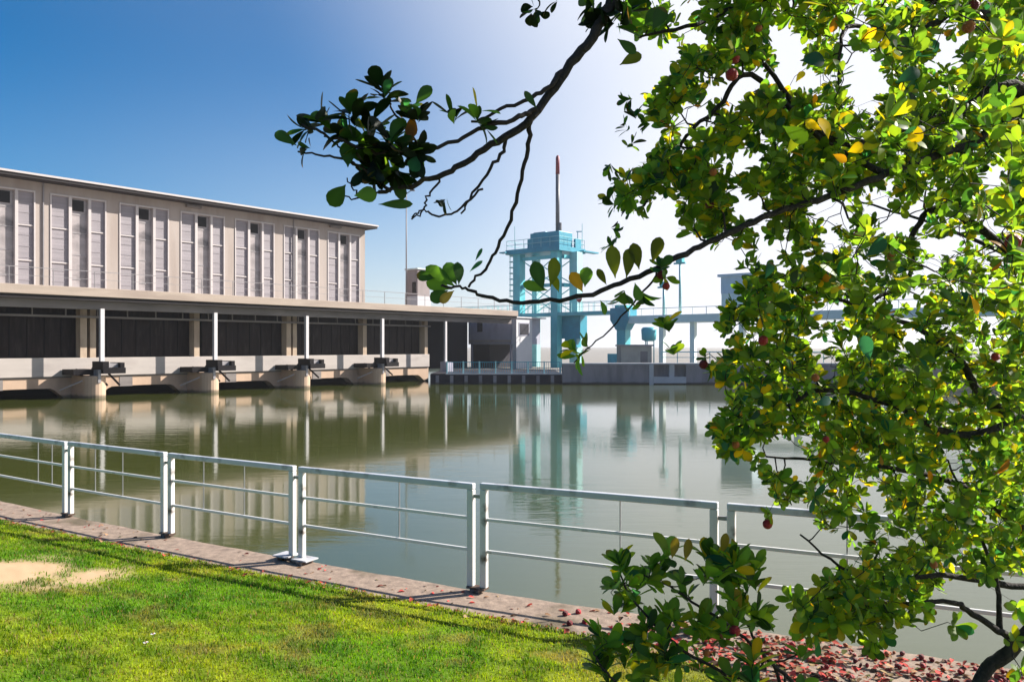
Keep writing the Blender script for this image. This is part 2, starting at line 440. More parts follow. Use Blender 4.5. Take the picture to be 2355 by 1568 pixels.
# ------------------------------------------------------------------ powerhouse  (local x = along the front, local y = into the building)
ANG = math.atan2(.769, .639)
O = (-28.3, 55.0, 0)
def fp(u, v, z=0):     # along the front, out from the front
    return Vector((O[0] + .639 * u + .769 * v, O[1] + .769 * u - .639 * v, z))
ph = empty('power_station', O, ANG)
tag(ph, 'long beige concrete power station with tall slit windows above a terrace over the water', 'power station')
U0, U1H, U1 = -38, 33.4, 42.2
SETB = 12.2
TER = 6.32; ROOF = 15.55
# hall
w = MB(); w.box(U0, U1H, SETB + .75, SETB + 13, TER - .3, ROOF)
w.box(U0, U1H, SETB, SETB + .748, 14.75, ROOF - .003)
SW = 5.43; cents = [3.41 + SW * j for j in range(-7, 6)]
edges = [U0] + [e for c in cents for e in (c - 2.25, c + 2.1)] + [U1H]
for i in range(0, len(edges), 2):
    if edges[i + 1] - edges[i] > .05: w.box(edges[i], edges[i + 1], SETB + .002, SETB + .746, TER - .2, 14.752)
w.build('wall', M['hall'], ph)
rf = MB(); rf.box(U0, U1H + .75, SETB - 1.45, SETB + 14, ROOF + .17, ROOF + .33)
rf = rf.build('roof', M['whiteframe'], ph)
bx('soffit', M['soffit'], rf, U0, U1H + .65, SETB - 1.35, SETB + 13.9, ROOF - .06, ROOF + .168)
# one window bay, then copies
wb0 = MB()
for a, b in ((-2.25, -2.15), (-.86, -.62), (.66, .88), (2.0, 2.1)):
    wb0.box(a, b, SETB - .06, SETB + .40, TER - .2, 14.752)
wb0.box(-2.15, 2.0, SETB - .05, SETB + .35, 14.62, 14.75)
def window_bay(c, first=None):
    if first is None:
        r = wb0.build('window', M['whiteframe'], ph)
        for a, b in ((-2.15, -.86), (.88, 2.0)):
            p = MB(); p.box(a, b, SETB + .12, SETB + .2, TER - .2, 14.62)
            for k in range(9): p.box(a, b, SETB + .095, SETB + .118, 6.8 + k * .88, 6.84 + k * .88)
            p = p.build('louvre_panel', M['panel'], r)
            q = MB()
            for z in (9.24, 12.0):
                q = MB(); q.box(a, b, SETB + .03, SETB + .094, z - .05, z + .05)
                q.build('crossbar', M['whiteframe'], r)
        p = bx('pane', M['frost'], r, -.62, .66, SETB + .27, SETB + .30, TER - .2, 14.62)
        hd = bx('vent', M['blackhole'], r, -.52, .40, SETB + .22, SETB + .268, 13.6, 14.5)
        for z in (8.0, 10.0, 11.8, 13.3):
          q = MB(); q.box(-.62, .66, SETB + .235, SETB + .268, z - .03, z + .03)
          q.build('glazing_bar', M['machine_light'], r)
        r.location.x = c
        return r
    r = copy_tree(first, ph); r.location.x = c
    return r
wb = window_bay(cents[0])
for c in cents[1:]: window_bay(c, wb)
for u in (13.2, 29.2):
    e = MB(); e.box(u - .7, u + .7, SETB - .35, SETB - .002, 15.15, 15.4); e.box(u - .45, u + .45, SETB - .40, SETB - .352, 15.2, 15.32)
    e.build('eave_lamp', M['beam'], ph)
for u in (-.75 + 1.35, 24.0): bx('downpipe', M['railgrey'], ph, u, u + .09, SETB - .12, SETB - .003, TER, 15.45)
# terrace
sl = bx('terrace_slab', M['slab'], ph, U0, U1, -2.6, 7.2, 5.74, TER, bevel=.03)
bx('terrace_slab', M['slab'], ph, U0, 46.0, 7.203, 24, 5.76, TER - .004)
bx('slab_shade_band', M['soffit'], sl, U0, U1 - .02, -2.45, 7.1, 5.50, 5.738)  # dark box painted as the shadow band under the slab
bx('edge_beam', M['beam'], ph, U0, U1 - .1, -1.75, -1.35, 4.95, 5.498)
mb = MB(); mb.box(U0, 31.3, -.35, -.15, 4.42, 4.56)
for u in np.arange(-37, 31, 2.03): mb.box(u, u + .07, -.30, -.22, 4.562, 5.49)
mb.build('service_pipe', M['beam'], ph)
# lower front: parapet, glazing, pilasters, arches, piers
SP = 8.14; US = [-.9 + SP * k for k in range(-4, 5)]
bx('parapet', M['parapet'], ph, U0, 31.3, -.15, .55, .5, 1.73, bevel=.02)
bx('ledge', M['beam'], ph, U0, 31.25, -.06, .5, .40, .498)
bx('back_wall', M['blackhole'], ph, U0, 31.2, 4.5, 5.0, WATER_Z - 1, 5.49)  # near-black colour stands in for the unlit space behind the arches
for i, u in enumerate(US[:-1]):
    a = u + .45; b = US[i + 1] - .45
    last = (i == len(US) - 2)
    if last: b = 30.6
    r = MB()
    r.box(a, b, .58, .66, 1.6, 1.82); r.box(a, b, .58, .66, 4.5, 4.7)
    nb = 7
    for k in range(nb + 1):
        x = a + (b - a) * k / nb; r.box(x - .025, x + .025, .63, .66, 1.822, 4.498)
    r = r.build('bay_window', M['machine'], ph)
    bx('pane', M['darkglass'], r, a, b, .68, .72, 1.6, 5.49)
    bx('drain_panel', M['beam'], ph, (a + b) / 2 - 2.0, (a + b) / 2 - 1.1, -.03, -.002, -.3, .39)
for i, u in enumerate(US[:-1]):
    p = MB(); p.box(u - .55, u - .12, -.05, .75, 1.731, 5.2)
    if i % 2 == 0: p.box(u + .10, u + .48, -.02, .75, 1.731, 5.2)
    p.build('pilaster', M['pilaster'], ph)
bx('pilaster', M['pilaster'], ph, 30.75, 31.15, -.05, .75, 1.731, 5.2)
# arch walls
pier_w = (-1.1, .25)
for i, u in enumerate(US):
    a = u + pier_w[1]; b = (US[i + 1] + pier_w[0]) if i + 1 < len(US) else None
    if b is None: break
    if i == len(US) - 2: b = 31.3
    n = 26; vs = []; 
    for k in range(n + 1):
        s = k / n; x = a + (b - a) * s
        e = min(s / .2, (1 - s) / .2, 1.0); e = e * e * (3 - 2 * e)
        zb = WATER_Z - .25 + e * .85 + .06 * math.sin(math.pi * s)
        vs += [(x, 0, .398), (x, 0, zb), (x, .8, zb)]
    fs = []
    for k in range(n):
        c = 3 * k; d = c + 3
        fs += [(c, c + 1, d + 1, d), (c + 1, c + 2, d + 2, d + 1)]
    MB().add(vs, fs).build('arch_wall', M['arch'], ph)
def pier(u, first=None):
    if first: 
        r = copy_tree(first, ph); r.location.x = u; return r
    poly = [(-1.1, .6), (-1.1, -1.9)] + [(-.42 + .68 * math.cos(t), -1.9 - .75 * math.sin(t)) for t in np.linspace(math.pi, 0, 11)][1:] + [(.25, .6)]
    m = MB(); m.prism(poly, WATER_Z - 1.5, .55)
    r = m.build('pier', M['arch'], ph)
    k = MB(); k.box(-1.75, -.35, -2.0, -.2, .62, .98); k.box(-.3, 1.15, -3.0, -1.2, .70, 1.08)
    for x in (-1.2, -.2, .6): k.bar((x, -1.0, .98), (x + .5, -2.2, -.1), .07)
    k.box(-.28, .1, -2.9, -1.25, 1.08, 1.5); k.box(.85, 1.12, -2.9, -1.3, 1.08, 1.42)
    k.build('platform', M['machine'], r)
    k = MB(); k.box(.12, .82, -2.6, -1.5, 1.1, 1.38); k.box(-.5, -.32, -2.7, -1.4, .1, .95)
    k.bar((-2.3, -1.3, -.35), (-1.3, -2.2, .25), .05)
    k.build('hoist', M['machine_light'], r)
    m = MB(); m.box(-.12, .14, -2.16, -1.9, 1.381, 5.0)
    m.build('post', M['post'], r)
    r.location.x = u
    return r
p0 = pier(US[0])
for u in US[1:-1]: pier(u, p0)
m = MB(); m.box(US[-1] - .11, US[-1] + .11, -2.12, -1.9, .9, 4.95); m.build('post', M['post'], ph)
bx('post_base', M['gatewall'], ph, US[-1] - .3, US[-1] + .55, -2.5, -1.6, .02, 1.0)
# end wall of the open passage, its shade painted in as navy
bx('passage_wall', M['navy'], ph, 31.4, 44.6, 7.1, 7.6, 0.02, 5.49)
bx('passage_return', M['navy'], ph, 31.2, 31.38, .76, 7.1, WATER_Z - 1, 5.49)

# terrace railing
tr = empty('terrace_railing', fp(0, 2.4, TER), ANG)
tag(tr, 'thin grey railing along the front edge of the concrete terrace', 'railing')
mm = MB(); mm.box(U0, U1, -.02, .02, 1.06, 1.10); mm.build('handrail', M['railgrey'], tr)
mm = MB(); mm.box(U0, U1, -.012, .012, .55, .575); mm.build('rail', M['railgrey'], tr)
p = bx('baluster', M['railgrey'], tr, -.02, .02, -.02, .02, 0, 1.06)
p.location.x = -9
for u in np.arange(-6.5, U1, 2.5):
    c = p.copy(); COL.objects.link(c); c.parent = tr; c.location.x = u

# lamp mast and hut on the terrace
lm = empty('lamp_mast', (-12.6, 95, TER))
tag(lm, 'tall thin grey lamp mast standing on the terrace right of the hall', 'lamp mast')
mm = MB(); mm.tube([(0, 0, 0), (0, 0, 7), (0, 0, 14.3)], [.11, .085, .06], 8); mm.build('pole', M['railgrey'], lm)
mm = MB(); mm.tube([(-.5, 0, 14.3), (0, 0, 14.36), (.55, 0, 14.75)], [.05, .07, .05], 6); mm.box(.45, 1.0, -.15, .15, 14.7, 14.86); mm.box(-.75, -.4, -.12, .12, 14.22, 14.34); mm.build('lamp_head', M['mastgrey'], lm)
hut = empty('stair_hut', (-11.4, 96.5, TER), ANG)
tag(hut, 'small brown clad hut on the terrace beside the lamp mast', 'hut')
bx('plinth', M['gatewhite'], hut, -1.1, 1.1, -1.1, 1.1, 0, 2.2)
mm = MB(); mm.box(-1.0, 1.0, -1.0, 1.0, 2.2, 5.4); mm.build('wall', M['hut'], hut)
bx('roof', M['palebeam'], hut, -1.15, 1.15, -1.15, 1.15, 5.4, 5.55)
bx('window', M['darkglass'], hut, -1.03, -1.003, -.7, -.1, 2.6, 3.9)

# gatehouse at the end of the terrace
gh = empty('gatehouse', fp(44.7, 0), ANG)
tag(gh, 'grey and white gatehouse block at the right end of the terrace', 'gatehouse')
bx('wall', M['gatewall'], gh, 0, 5.2, .35, 7.0, 2.75, 5.7)
bx('tower_wall', M['gatewhite'], gh, .05, 2.9, -.25, .345, .02, 5.6)
mm = MB(); mm.box(.5, 2.3, -.3, -.252, 3.7, 5.2); f = mm.build('window', M['gatewall'], gh)
bx('pane', M['navy'], f, .62, 2.18, -.33, -.302, 3.82, 5.08)
bx('window', M['navy'], gh, -.03, -.003, 4.8, 5.6, 4.2, 5.3)
bx('roof', M['gatewhite'], gh, -.12, 5.35, -.40, 7.05, 5.703, 5.84)
bx('ledge', M['parapet'], gh, -.12, -.003, .4, 6.9, 3.05, 3.25)
bx('door', M['navy'], gh, .3, 5, 4.0, 6.9, .03, 2.748)  # navy block fills the opening below, its shade painted in
bx('support', M['gatewall'], gh, -.05, .12, 6.4, 6.6, .02, 2.748); bx('support', M['gatewall'], gh, -.02, .1, .5, .62, .02, 2.748)

# low landing stage and its railing, far quay wall
dk = empty('landing_stage', (-7.4, 72, 0))
tag(dk, 'low dark landing stage with a pale edge in front of the passage', 'landing stage')
bx('stage_base', M['navy'], dk, 0, 11.9, .06, 14.0, WATER_Z - 1.2, -.04)
bx('edge_strip', M['nichewhite'], dk, 1.4, 11.95, 0, .35, -.038, .05)
bx('stage_floor', M['navy'], dk, 0, 11.9, .352, 14.0, -.038, .03)
for k in range(9): bx('fender', M['farwall'], dk, .5 + k * 1.3, .8 + k * 1.3, -.06, .058, WATER_Z - .3, -.12)
dr = empty('stage_railing', (-5.9, 72.3, .05))
tag(dr, 'teal mesh railing with pale posts along the landing stage', 'railing')
mm = MB()
for k in range(52): mm.box(k * .2, k * .2 + .03, .02, .04, .1, 1.02)
mm.box(0, 10.3, .01, .05, .06, .1); mm.box(0, 10.3, .01, .05, 1.0, 1.06)
mm.build('mesh_panel', M['tealdark'], dr)
pp = None
for k in range(8):
    x = k * 1.47
    if pp is None: pp = bx('post', M['teallight'], dr, -.06, .06, -.02, .1, 0, 1.1)
    else: pp = pp.copy(); COL.objects.link(pp)
    pp.location.x = x
fw = empty('quay_wall', (4.55, 72, 0))
tag(fw, 'weathered purple grey quay wall across the basin with a square niche', 'wall')
mm = MB(); mm.box(0, 8.25, 0, 1.0, WATER_Z - 1.2, .86); mm.box(11.2, 80, 0, 1.0, WATER_Z - 1.2, .86); mm.box(8.25, 11.2, .7, 1.0, WATER_Z - 1.2, .86)
mm.build('wall', M['farwall'], fw)
bx('waterline_band', M['navy'], fw, 0, 80, -.07, -.003, WATER_Z - .5, WATER_Z + .1)
bx('coping', M['nichewhite'], fw, 0, 80, -.06, 1.1, .862, 1.0)
bx('sill_block', M['nichewhite'], fw, 8.26, 11.19, -.05, .69, WATER_Z - 1, -.25)
bx('pillar', M['nichewhite'], fw, 9.7, 10.15, .1, .69, -.248, .858)
bx('pillar', M['nichewhite'], fw, 7.85, 8.24, -.08, -.003, WATER_Z - 1, .85)

# barrage bridge, tower, pylon, beam (local x towards the right and nearer)
BA = math.atan2(-.639, .769)
B0 = (-5.7, 101.5, 0)
def bp(t, s, z=0): return Vector((B0[0] + .769 * t + .639 * s, B0[1] - .639 * t + .769 * s, z))
br = empty('footbridge', B0, BA)
tag(br, 'teal steel footbridge with railings running past the gate tower', 'footbridge')
bx('deck', M['teal'], br, -3, 23.4, 0, 2.2, 6.05, 6.45)
mm = MB(); mm.box(-3, 23.4, .02, .07, 7.5, 7.56); mm.box(-3, 23.4, .03, .06, 7.0, 7.04)
for t in np.arange(-3, 23.4, .8): mm.box(t, t + .05, .02, .07, 6.452, 7.5)
mm.build('railing', M['teallight'], br)
mm = MB(); mm.box(-3, 23.4, 2.1, 2.15, 7.5, 7.56)
for t in np.arange(-3, 23.4, 1.6): mm.box(t, t + .05, 2.1, 2.15, 6.452, 7.5)
mm.build('railing', M['teallight'], br)
for t in (8.6,): bx('pillar', M['teal'], br, t, t + .5, .8, 1.4, .02, 6.048)

tw = empty('gate_tower', bp(14.3, .4), BA)
tag(tw, 'tall teal steel gate tower with a platform and red tipped mast', 'tower')
for (x, y, w_, mt) in ((-.5, 0, .95, 'teal'), (-6.1, 0, 1.05, 'teal'), (.75, 2.2, 1.1, 'teallight'), (-5.2, 2.2, .75, 'teallight')):
    bx('column', M[mt], tw, x - w_ / 2, x + w_ / 2, y - w_ / 2, y + w_ / 2, .02, 13.6)
mm = MB()
for z in (9.5, 12.8):
    mm.box(-5.57, -.98, -.15, .15, z, z + .4); mm.box(-.3, .3, .48, 1.64, z, z + .4)
mm.build('brace', M['teal'], tw)
for (x0, y0, x1, y1) in ((-5.57, 0, -.98, 0), (-5.3, 2.2, .2, 2.2)):
    for (za, zb) in ((6.6, 9.5), (9.9, 12.8)):
        mm = MB(); mm.bar((x0, y0, za), (x1, y1, zb), .07, 5); mm.build('brace', M['teallight'], tw)
        mm = MB(); mm.bar((x0, y0 + .1, zb), (x1, y1 + .1, za), .07, 5); mm.build('brace', M['teallight'], tw)
for (x, y) in ((-7.2, .5), (-3.0, 4.1), (.4, 4.0)):
    mm = MB(); mm.bar((x, y, 14.15), (x, y, 17.2), .04, 5); mm.build('antenna', M['teallight'], tw)
mm = MB(); mm.box(-7.9, -7.0, -1.6, -.91, 13.75, 13.9); mm.box(.4, 1.2, 3.2, 6.4, 13.75, 13.9); mm.build('catwalk', M['tealdark'], tw)
bx('platform', M['tealdark'], tw, -7.5, .6, -.9, 4.4, 13.6, 14.15)
mm = MB()
for (x0, y0, x1, y1) in ((-7.4, -.8, .5, -.8), (.5, -.8, .5, 4.3), (-7.4, 4.3, .5, 4.3), (-7.4, -.8, -7.4, 4.3)):
    for z in (14.7, 15.25): mm.bar((x0, y0, z), (x1, y1, z), .03, 4)
    n = int(max(abs(x1 - x0), abs(y1 - y0)) / 1.3)
    for k in range(n + 1): mm.bar((x0 + (x1 - x0) * k / n, y0 + (y1 - y0) * k / n, 14.15), (x0 + (x1 - x0) * k / n, y0 + (y1 - y0) * k / n, 15.25), .03, 4)
mm.build('railing', M['teallight'], tw)
mm = MB(); mm.box(-4.0, .25, -.5, 2.2, 14.152, 15.9); mm.box(-4.6, -4.0, -.3, 1.6, 14.152, 15.3); mm.box(-3.6, -1.8, -.4, 2.0, 15.9, 16.0)
mm.build('machine_box', M['tealdark'], tw, bevel=.06)
mm = MB(); mm.box(.3, .55, 2.4, 3.6, 14.152, 15.2); mm.bar((.3, 3.2, 15.2), (.3, 3.2, 16.2), .05, 5); mm.bar((.1, 3.2, 16.2), (.6, 3.6, 16.2), .06, 5); mm.build('floodlight', M['tealdark'], tw)
mm = MB(); mm.tube([(-.45, .2, 15.9), (-.45, .2, 22.6)], [.24, .23], 12); mm.bar((-.1, .2, 16.0), (-.1, .2, 16.9), .2, 8)
ms = mm.build('mast', M['mastgrey'], tw)
mm = MB(); mm.tube([(-.45, .2, 22.601), (-.45, .2, 24.6), (-.45, .2, 24.8)], [.24, .22, .10], 12); mm.build('mast_tip', M['mastred'], ms)
mm = MB()
for x in (-.22, .22): mm.bar((-6.8, x, 6.5), (-6.8, x, 14.2), .035, 4)
for z in np.arange(6.6, 14.2, .32): mm.bar((-6.8, -.22, z), (-6.8, .22, z), .02, 4)
ld = mm.build('ladder', M['teallight'], tw)
mm = MB()
for z in np.arange(8.6, 13.6, .7):
    mm.tube([(-6.8 - .75 * math.sin(t), -.42 * math.cos(t), z) for t in np.linspace(0, math.pi, 9)], .06, 4)
for t in (.6, 1.57, 2.5): mm.bar((-6.8 - .75 * math.sin(t), -.42 * math.cos(t), 8.6), (-6.8 - .75 * math.sin(t), -.42 * math.cos(t), 13.4), .045, 4)
mm.build('hoop_cage', M['teallight'], ld)
mm = MB(); mm.box(-.3, 2.4, .7, 2.1, 3.4, 6.04); mm.prism([(.2, .7), (1.9, .7), (1.6, 2.0), (.5, 2.0)], 2.4, 3.4); mm.build('gate_box', M['tealdark'], tw)
rs = MB()
rs.tube([Vector((0, -.02, 0)), Vector((0, .02, 0))], .38, 20)
rs2 = empty('road_sign', bp(17.4, -.1, 7.9), BA)
tag(rs2, 'small round red and white sign on the footbridge railing', 'sign')
rs.build('sign_plate', M['red'], rs2); mm = MB(); mm.box(-.27, .27, -.045, -.021, -.07, .07); mm.build('sign_bar', M['whiteframe'], rs2)
mm = MB(); mm.box(-.03, .03, .022, .06, -1.4, .2); mm.build('sign_post', M['railgrey'], rs2)

py = empty('gate_pylon', bp(22.6, .6), BA)
tag(py, 'squat teal pylon with a flared head at the right end of the footbridge', 'pylon')
bx('shaft', M['teal'], py, -.35, .75, -.5, .6, .02, 4.3)
mm = MB(); mm.add([(-.4, -.6, 4.3), (.8, -.6, 4.3), (.8, .7, 4.3), (-.4, .7, 4.3), (-1.0, -.8, 5.4), (1.3, -.8, 5.4), (1.3, 1.0, 5.4), (-1.0, 1.0, 5.4), (-1.0, -.8, 6.7), (1.3, -.8, 6.7), (1.3, 1.0, 6.7), (-1.0, 1.0, 6.7)],
                  [(0,3,2,1),(0,1,5,4),(1,2,6,5),(2,3,7,6),(3,0,4,7),(4,5,9,8),(5,6,10,9),(6,7,11,10),(7,4,8,11),(8,9,10,11)]); mm.build('head', M['tealdark'], py)
bx('cap', M['teal'], py, -.6, .9, -.5, .8, 6.7, 7.0)
bx('foot', M['teal'], py, -1.4, 1.2, -.7, 1.0, .02, 1.7)
gb = empty('concrete_bridge', bp(23.6, 0), BA)
tag(gb, 'pale concrete beam bridge right of the teal footbridge, half hidden by the tree', 'bridge')
bx('beam', M['palebeam'], gb, .2, 60, 0, 3, 5.0, 5.8)
mm = MB(); mm.box(.2, 60, .0, .05, 6.5, 6.56)
for t in np.arange(.3, 60, 1.5): mm.box(t, t + .05, 0, .05, 5.802, 6.5)
mm.build('railing', M['palebeam'], gb)
for t in (3.6, 7.2, 12.5, 18, 26, 42): bx('pillar', M['palebeam'], gb, t, t + .5, .6, 1.2, .02, 4.998)
for i, (px, h, lab) in enumerate(((1580, 5.4, 'taller pale teal lamp pole on the concrete bridge'), (1541, 3.0, 'shorter pale teal lamp pole on the concrete bridge'))):
    t = (23.6 + 6.2) if i == 0 else (23.6 + 4.3)
    lp = empty('lamp_pole', bp(t, .4, 5.8), BA); tag(lp, lab, 'lamp pole')
    mm = MB(); mm.tube([(0, 0, 0), (0, 0, h)], [.16, .12], 8); mm.build('pole', M['teallight'], lp)
    mm = MB(); mm.box(-.7, .6, -.1, .1, h - .15, h + .02); mm.box(-.35, .35, -.3, .3, h + .02, h + .5); mm.build('lamp_head', M['teal'], lp)
cb = empty('control_cabin', bp(23.6 + 10.5, 1.0, 5.8), BA)
tag(cb, 'pale blue control cabin on the concrete bridge behind the tree', 'cabin')
bx('wall', M['palebeam'], cb, 0, 3.2, 0, 2, 0, 2.0); bx('window', M['bluebox'], cb, -.04, 3.24, -.04, 2.04, 2.0, 3.7); bx('roof', M['bluebox'], cb, -.3, 3.5, -.3, 2.3, 3.7, 3.95)
tk = empty('steel_tank', (13.75, 80, .02))
tag(tk, 'rounded teal steel tank on legs under the pale concrete bridge', 'tank')
mm = MB(); mm.tube([(0, 0, 3.0), (0, 0, 3.15), (0, 0, 4.2), (0, 0, 4.4)], [.4, .72, .78, .6], 16); mm.build('drum', M['teal'], tk)
for a in range(3): 
    mm = MB(); mm.bar((.5 * math.cos(a * 2.1), .5 * math.sin(a * 2.1), 0), (.5 * math.cos(a * 2.1), .5 * math.sin(a * 2.1), 3.2), .06); mm.build('leg', M['teal'], tk)
tb = empty('storage_shed', (10.6, 77.5, .02))
tag(tb, 'low tan rendered shed behind the far quay wall', 'shed')
bx('wall', M['tan'], tb, 0, 3.0, 0, 3, 0, 2.5); bx('roof', M['machine_light'], tb, -.15, 3.15, -.15, 3.15, 2.5, 2.66); bx('door', M['beam'], tb, 1.9, 2.6, -.03, -.003, .05, 2.0)
rl = empty('yard_railing', (14.2, 76.0, .02))
tag(rl, 'pale teal yard railing behind the far quay wall', 'railing')
mm = MB(); mm.box(0, 30, 0, .06, 1.9, 2.0); mm.box(0, 30, 0, .06, 1.4, 1.46)
for k in range(20): mm.box(k * 1.55, k * 1.55 + .07, 0, .06, 0, 1.9)
mm.build('rail', M['teallight'], rl)

# ------------------------------------------------------------------ fence panels by the water
PL = ['leftmost white railing panel, cut off by the left edge of the photo', 'white railing panel left of the double post with rusty top',
      'white railing panel with black chipped top rail, ending at the splayed foot plate', 'white railing panel in front of the pale reflected hall',
      'white railing panel in front of the reflected tower', 'grey backlit railing panel half hidden by the tree']
WIRES = [(.64, .82), (.27, .57), (.28, .62), (.6,), (.62,), (.42,)]
def fence_panel(i):
    a = Vector((*FP[i], 0)); b = Vector((*FP[i + 1], 0))
    d = (b - a); Lf = d.length; ang = math.atan2(d.y, d.x)
    p = empty('railing_panel', a, ang)
    tag(p, PL[i], 'railing', 'railing panels along the quay')
    s0, s1 = .075, Lf - .075
    hz = RNG.uniform(-.012, .012)
    for x in (s0, s1):
        m = MB(); m.box(x - .036, x + .036, -.03, .03, .055, 1.035 + hz)
        po = m.build('post', M['fence'], p, bevel=.008)
    m = MB(); m.box(s0 - .036, s1 + .036, -.034, .034, 1.037 + hz, 1.10 + hz); m.build('top_rail', M['fencerail'], p, bevel=.010)
    for z in (.74, .42):
        m = MB(); m.box(s0 + .037, s1 - .037, -.014, .014, z - .016, z + .016); m.build('middle_rail', M['fence'], p, bevel=.004)
    for t in WIRES[i]:
        x = s0 + (s1 - s0) * t
        m = MB(); m.bar((x, .02, .40), (x, .02, 1.036 + hz), .008, 5); m.build('upright_wire', M['fencewire'], p)
    # link to the next panel and the foot under the joint
    m = MB(); m.box(s1 + .037, Lf + .038, -.012, .012, .95, .985); m.build('link', M['fencewire'], p)
    m = MB()
    if i == 2:
        m.box(s1 - .2, s1 + .02, -.12, .10, .045, .06); m.box(s1 + .1, s1 + .33, -.12, .08, .04, .055)
        m.build('foot_plate', M['galv'], p)
        m = MB(); m.box(s1 - .14, s1 - .06, -.1, .08, 0.002, .045); m.box(s1 + .2, s1 + .27, -.14, .06, .002, .04); m.bar((s1 - .1, -.05, .03), (s1 + .24, -.12, .02), .02)
        m.build('foot', M['rust'], p)
    else:
        m.box(s1 - .03, s1 + .18, -.05, .05, .035, .055); m.box(s1 + .02, s1 + .12, -.06, .06, .002, .035)
        m.build('foot', M['rust'], p)
    return p
for i in range(6): fence_panel(i)

# ------------------------------------------------------------------ leaves
# leaf outline: stations along the midrib with half widths
LS = np.array([0.0, .10, .26, .44, .62, .78, .92, 1.0]); LW = np.array([0.012, .04, .135, .215, .26, .245, .15, 0.0])
def leaf_batch(pos, axis, normal, length, width, color, bend=.42, fold=.26):
    """arrays of n leaves -> vertices, faces, colours"""
    n = len(pos)
    ax = axis / np.linalg.norm(axis, axis=1, keepdims=True)
    nm = normal - (normal * ax).sum(1, keepdims=True) * ax
    nm /= np.linalg.norm(nm, axis=1, keepdims=True) + 1e-9
    sd = np.cross(ax, nm)
    verts = []
    bd = (RNG.uniform(-.3, 1, n) * bend)[:, None]; fo = (RNG.uniform(.2, 1, n) * fold)[:, None]
    L_ = length[:, None]; W_ = (width * 1.0)[:, None]
    for s, w_ in zip(LS, LW):
        c = pos + ax * L_ * s - nm * L_ * bd * s * s
        if w_ == 0 : verts.append([c])
        else:
            e = sd * L_ * w_ * W_ ; u = nm * L_ * w_ * fo
            verts.append([c - e + u, c, c + e + u])
    flat = [v for st in verts for v in st]
    k = len(flat)
    P = np.stack(flat, 1)                      # n,k,3
    tf = []
    for i in range(len(LS) - 2):
        a = 3 * i; b = a + 3
        tf += [(a, a + 1, b + 1, b), (a + 1, a + 2, b + 2, b + 1)]
    tip = 3 * (len(LS) - 1); a = tip - 3
    tt = [(a, a + 1, tip), (a + 1, a + 2, tip)]
    base = (np.arange(n) * k)[:, None, None]
    fq = (np.array(tf)[None] + base).reshape(-1, 4).tolist(); ft = (np.array(tt)[None] + base).reshape(-1, 3).tolist()
    # lighter midrib, darker rim
    C = np.repeat(color[:, None, :], k, 1)
    C[:, 1:-1:3] *= 1.18
    br = RNG.random(n) < .14
    C[br, -4:] = C[br, -4:] * .35 + np.array([.20, .10, .03]) * .65
    return P.reshape(-1, 3), fq + ft, C.reshape(-1, 3)

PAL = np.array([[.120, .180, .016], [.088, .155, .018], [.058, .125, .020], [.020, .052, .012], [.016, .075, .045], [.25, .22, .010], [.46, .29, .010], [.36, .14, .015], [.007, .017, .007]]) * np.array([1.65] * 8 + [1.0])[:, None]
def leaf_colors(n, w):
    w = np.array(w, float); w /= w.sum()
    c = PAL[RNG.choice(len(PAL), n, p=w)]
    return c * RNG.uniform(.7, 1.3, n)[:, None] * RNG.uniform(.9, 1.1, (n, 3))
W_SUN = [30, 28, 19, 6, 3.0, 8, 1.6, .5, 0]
W_SHADE = [0, 1, 4, 22, 4, .3, .2, .3, 60]  # near-black weights put the bough's shaded silhouette into leaf colour

class Foliage:
    def __init__(s): s.pos = []; s.ax = []; s.nm = []; s.ln = []; s.wd = []; s.c = []
    def rosette(s, p, d, n, size, w, spread=(.5, 1.25), width=(.85, 1.2)):
        d = np.array(d, float); d /= np.linalg.norm(d)
        a = np.cross(d, [.3, .2, .93]); a /= np.linalg.norm(a); b = np.cross(d, a)
        th = np.arange(n) * 2.4 + RNG.uniform(0, 6.28); el = RNG.uniform(*spread, n)
        rad = a * np.cos(th)[:, None] + b * np.sin(th)[:, None]
        ax = d * np.cos(el)[:, None] + rad * np.sin(el)[:, None] + RNG.normal(0, .12, (n, 3))
        nm = d * np.sin(el)[:, None] - rad * np.cos(el)[:, None] + RNG.normal(0, .35, (n, 3)) + np.array([0, 0, .25])
        back = RNG.uniform(0, .55, n)[:, None] * size
        s.pos.append(np.array(p) - d * back); s.ax.append(ax); s.nm.append(nm)
        s.ln.append(size * RNG.uniform(.7, 1.2, n)); s.wd.append(RNG.uniform(*width, n))
        s.c.append(leaf_colors(n, w))
    def single(s, p, ax, nm, ln, wd, c):
        s.pos.append(np.array([p])); s.ax.append(np.array([ax], float)); s.nm.append(np.array([nm], float))
        s.ln.append(np.array([ln])); s.wd.append(np.array([wd])); s.c.append(np.array([c], float))
    def build(s, name, parent):
        P, f, c = leaf_batch(np.concatenate(s.pos), np.concatenate(s.ax), np.concatenate(s.nm), np.concatenate(s.ln), np.concatenate(s.wd), np.concatenate(s.c))
        off = np.array(parent.location) if parent else 0
        return attr_mesh(name, P - off, f, c, M['leaf'], parent)

def spline(pts, k=5):
    pts = [Vector(p) for p in pts]; out = []
    P = [pts[0] * 2 - pts[1]] + pts + [pts[-1] * 2 - pts[-2]]
    for i in range(1, len(P) - 2):
        for j in range(k):
            t = j / k; a, b, c, d = P[i - 1], P[i], P[i + 1], P[i + 2]
            out.append(.5 * ((2 * b) + (c - a) * t + (2 * a - 5 * b + 4 * c - d) * t * t + (3 * b - a - 3 * c + d) * t ** 3))
    out.append(pts[-1]); return out

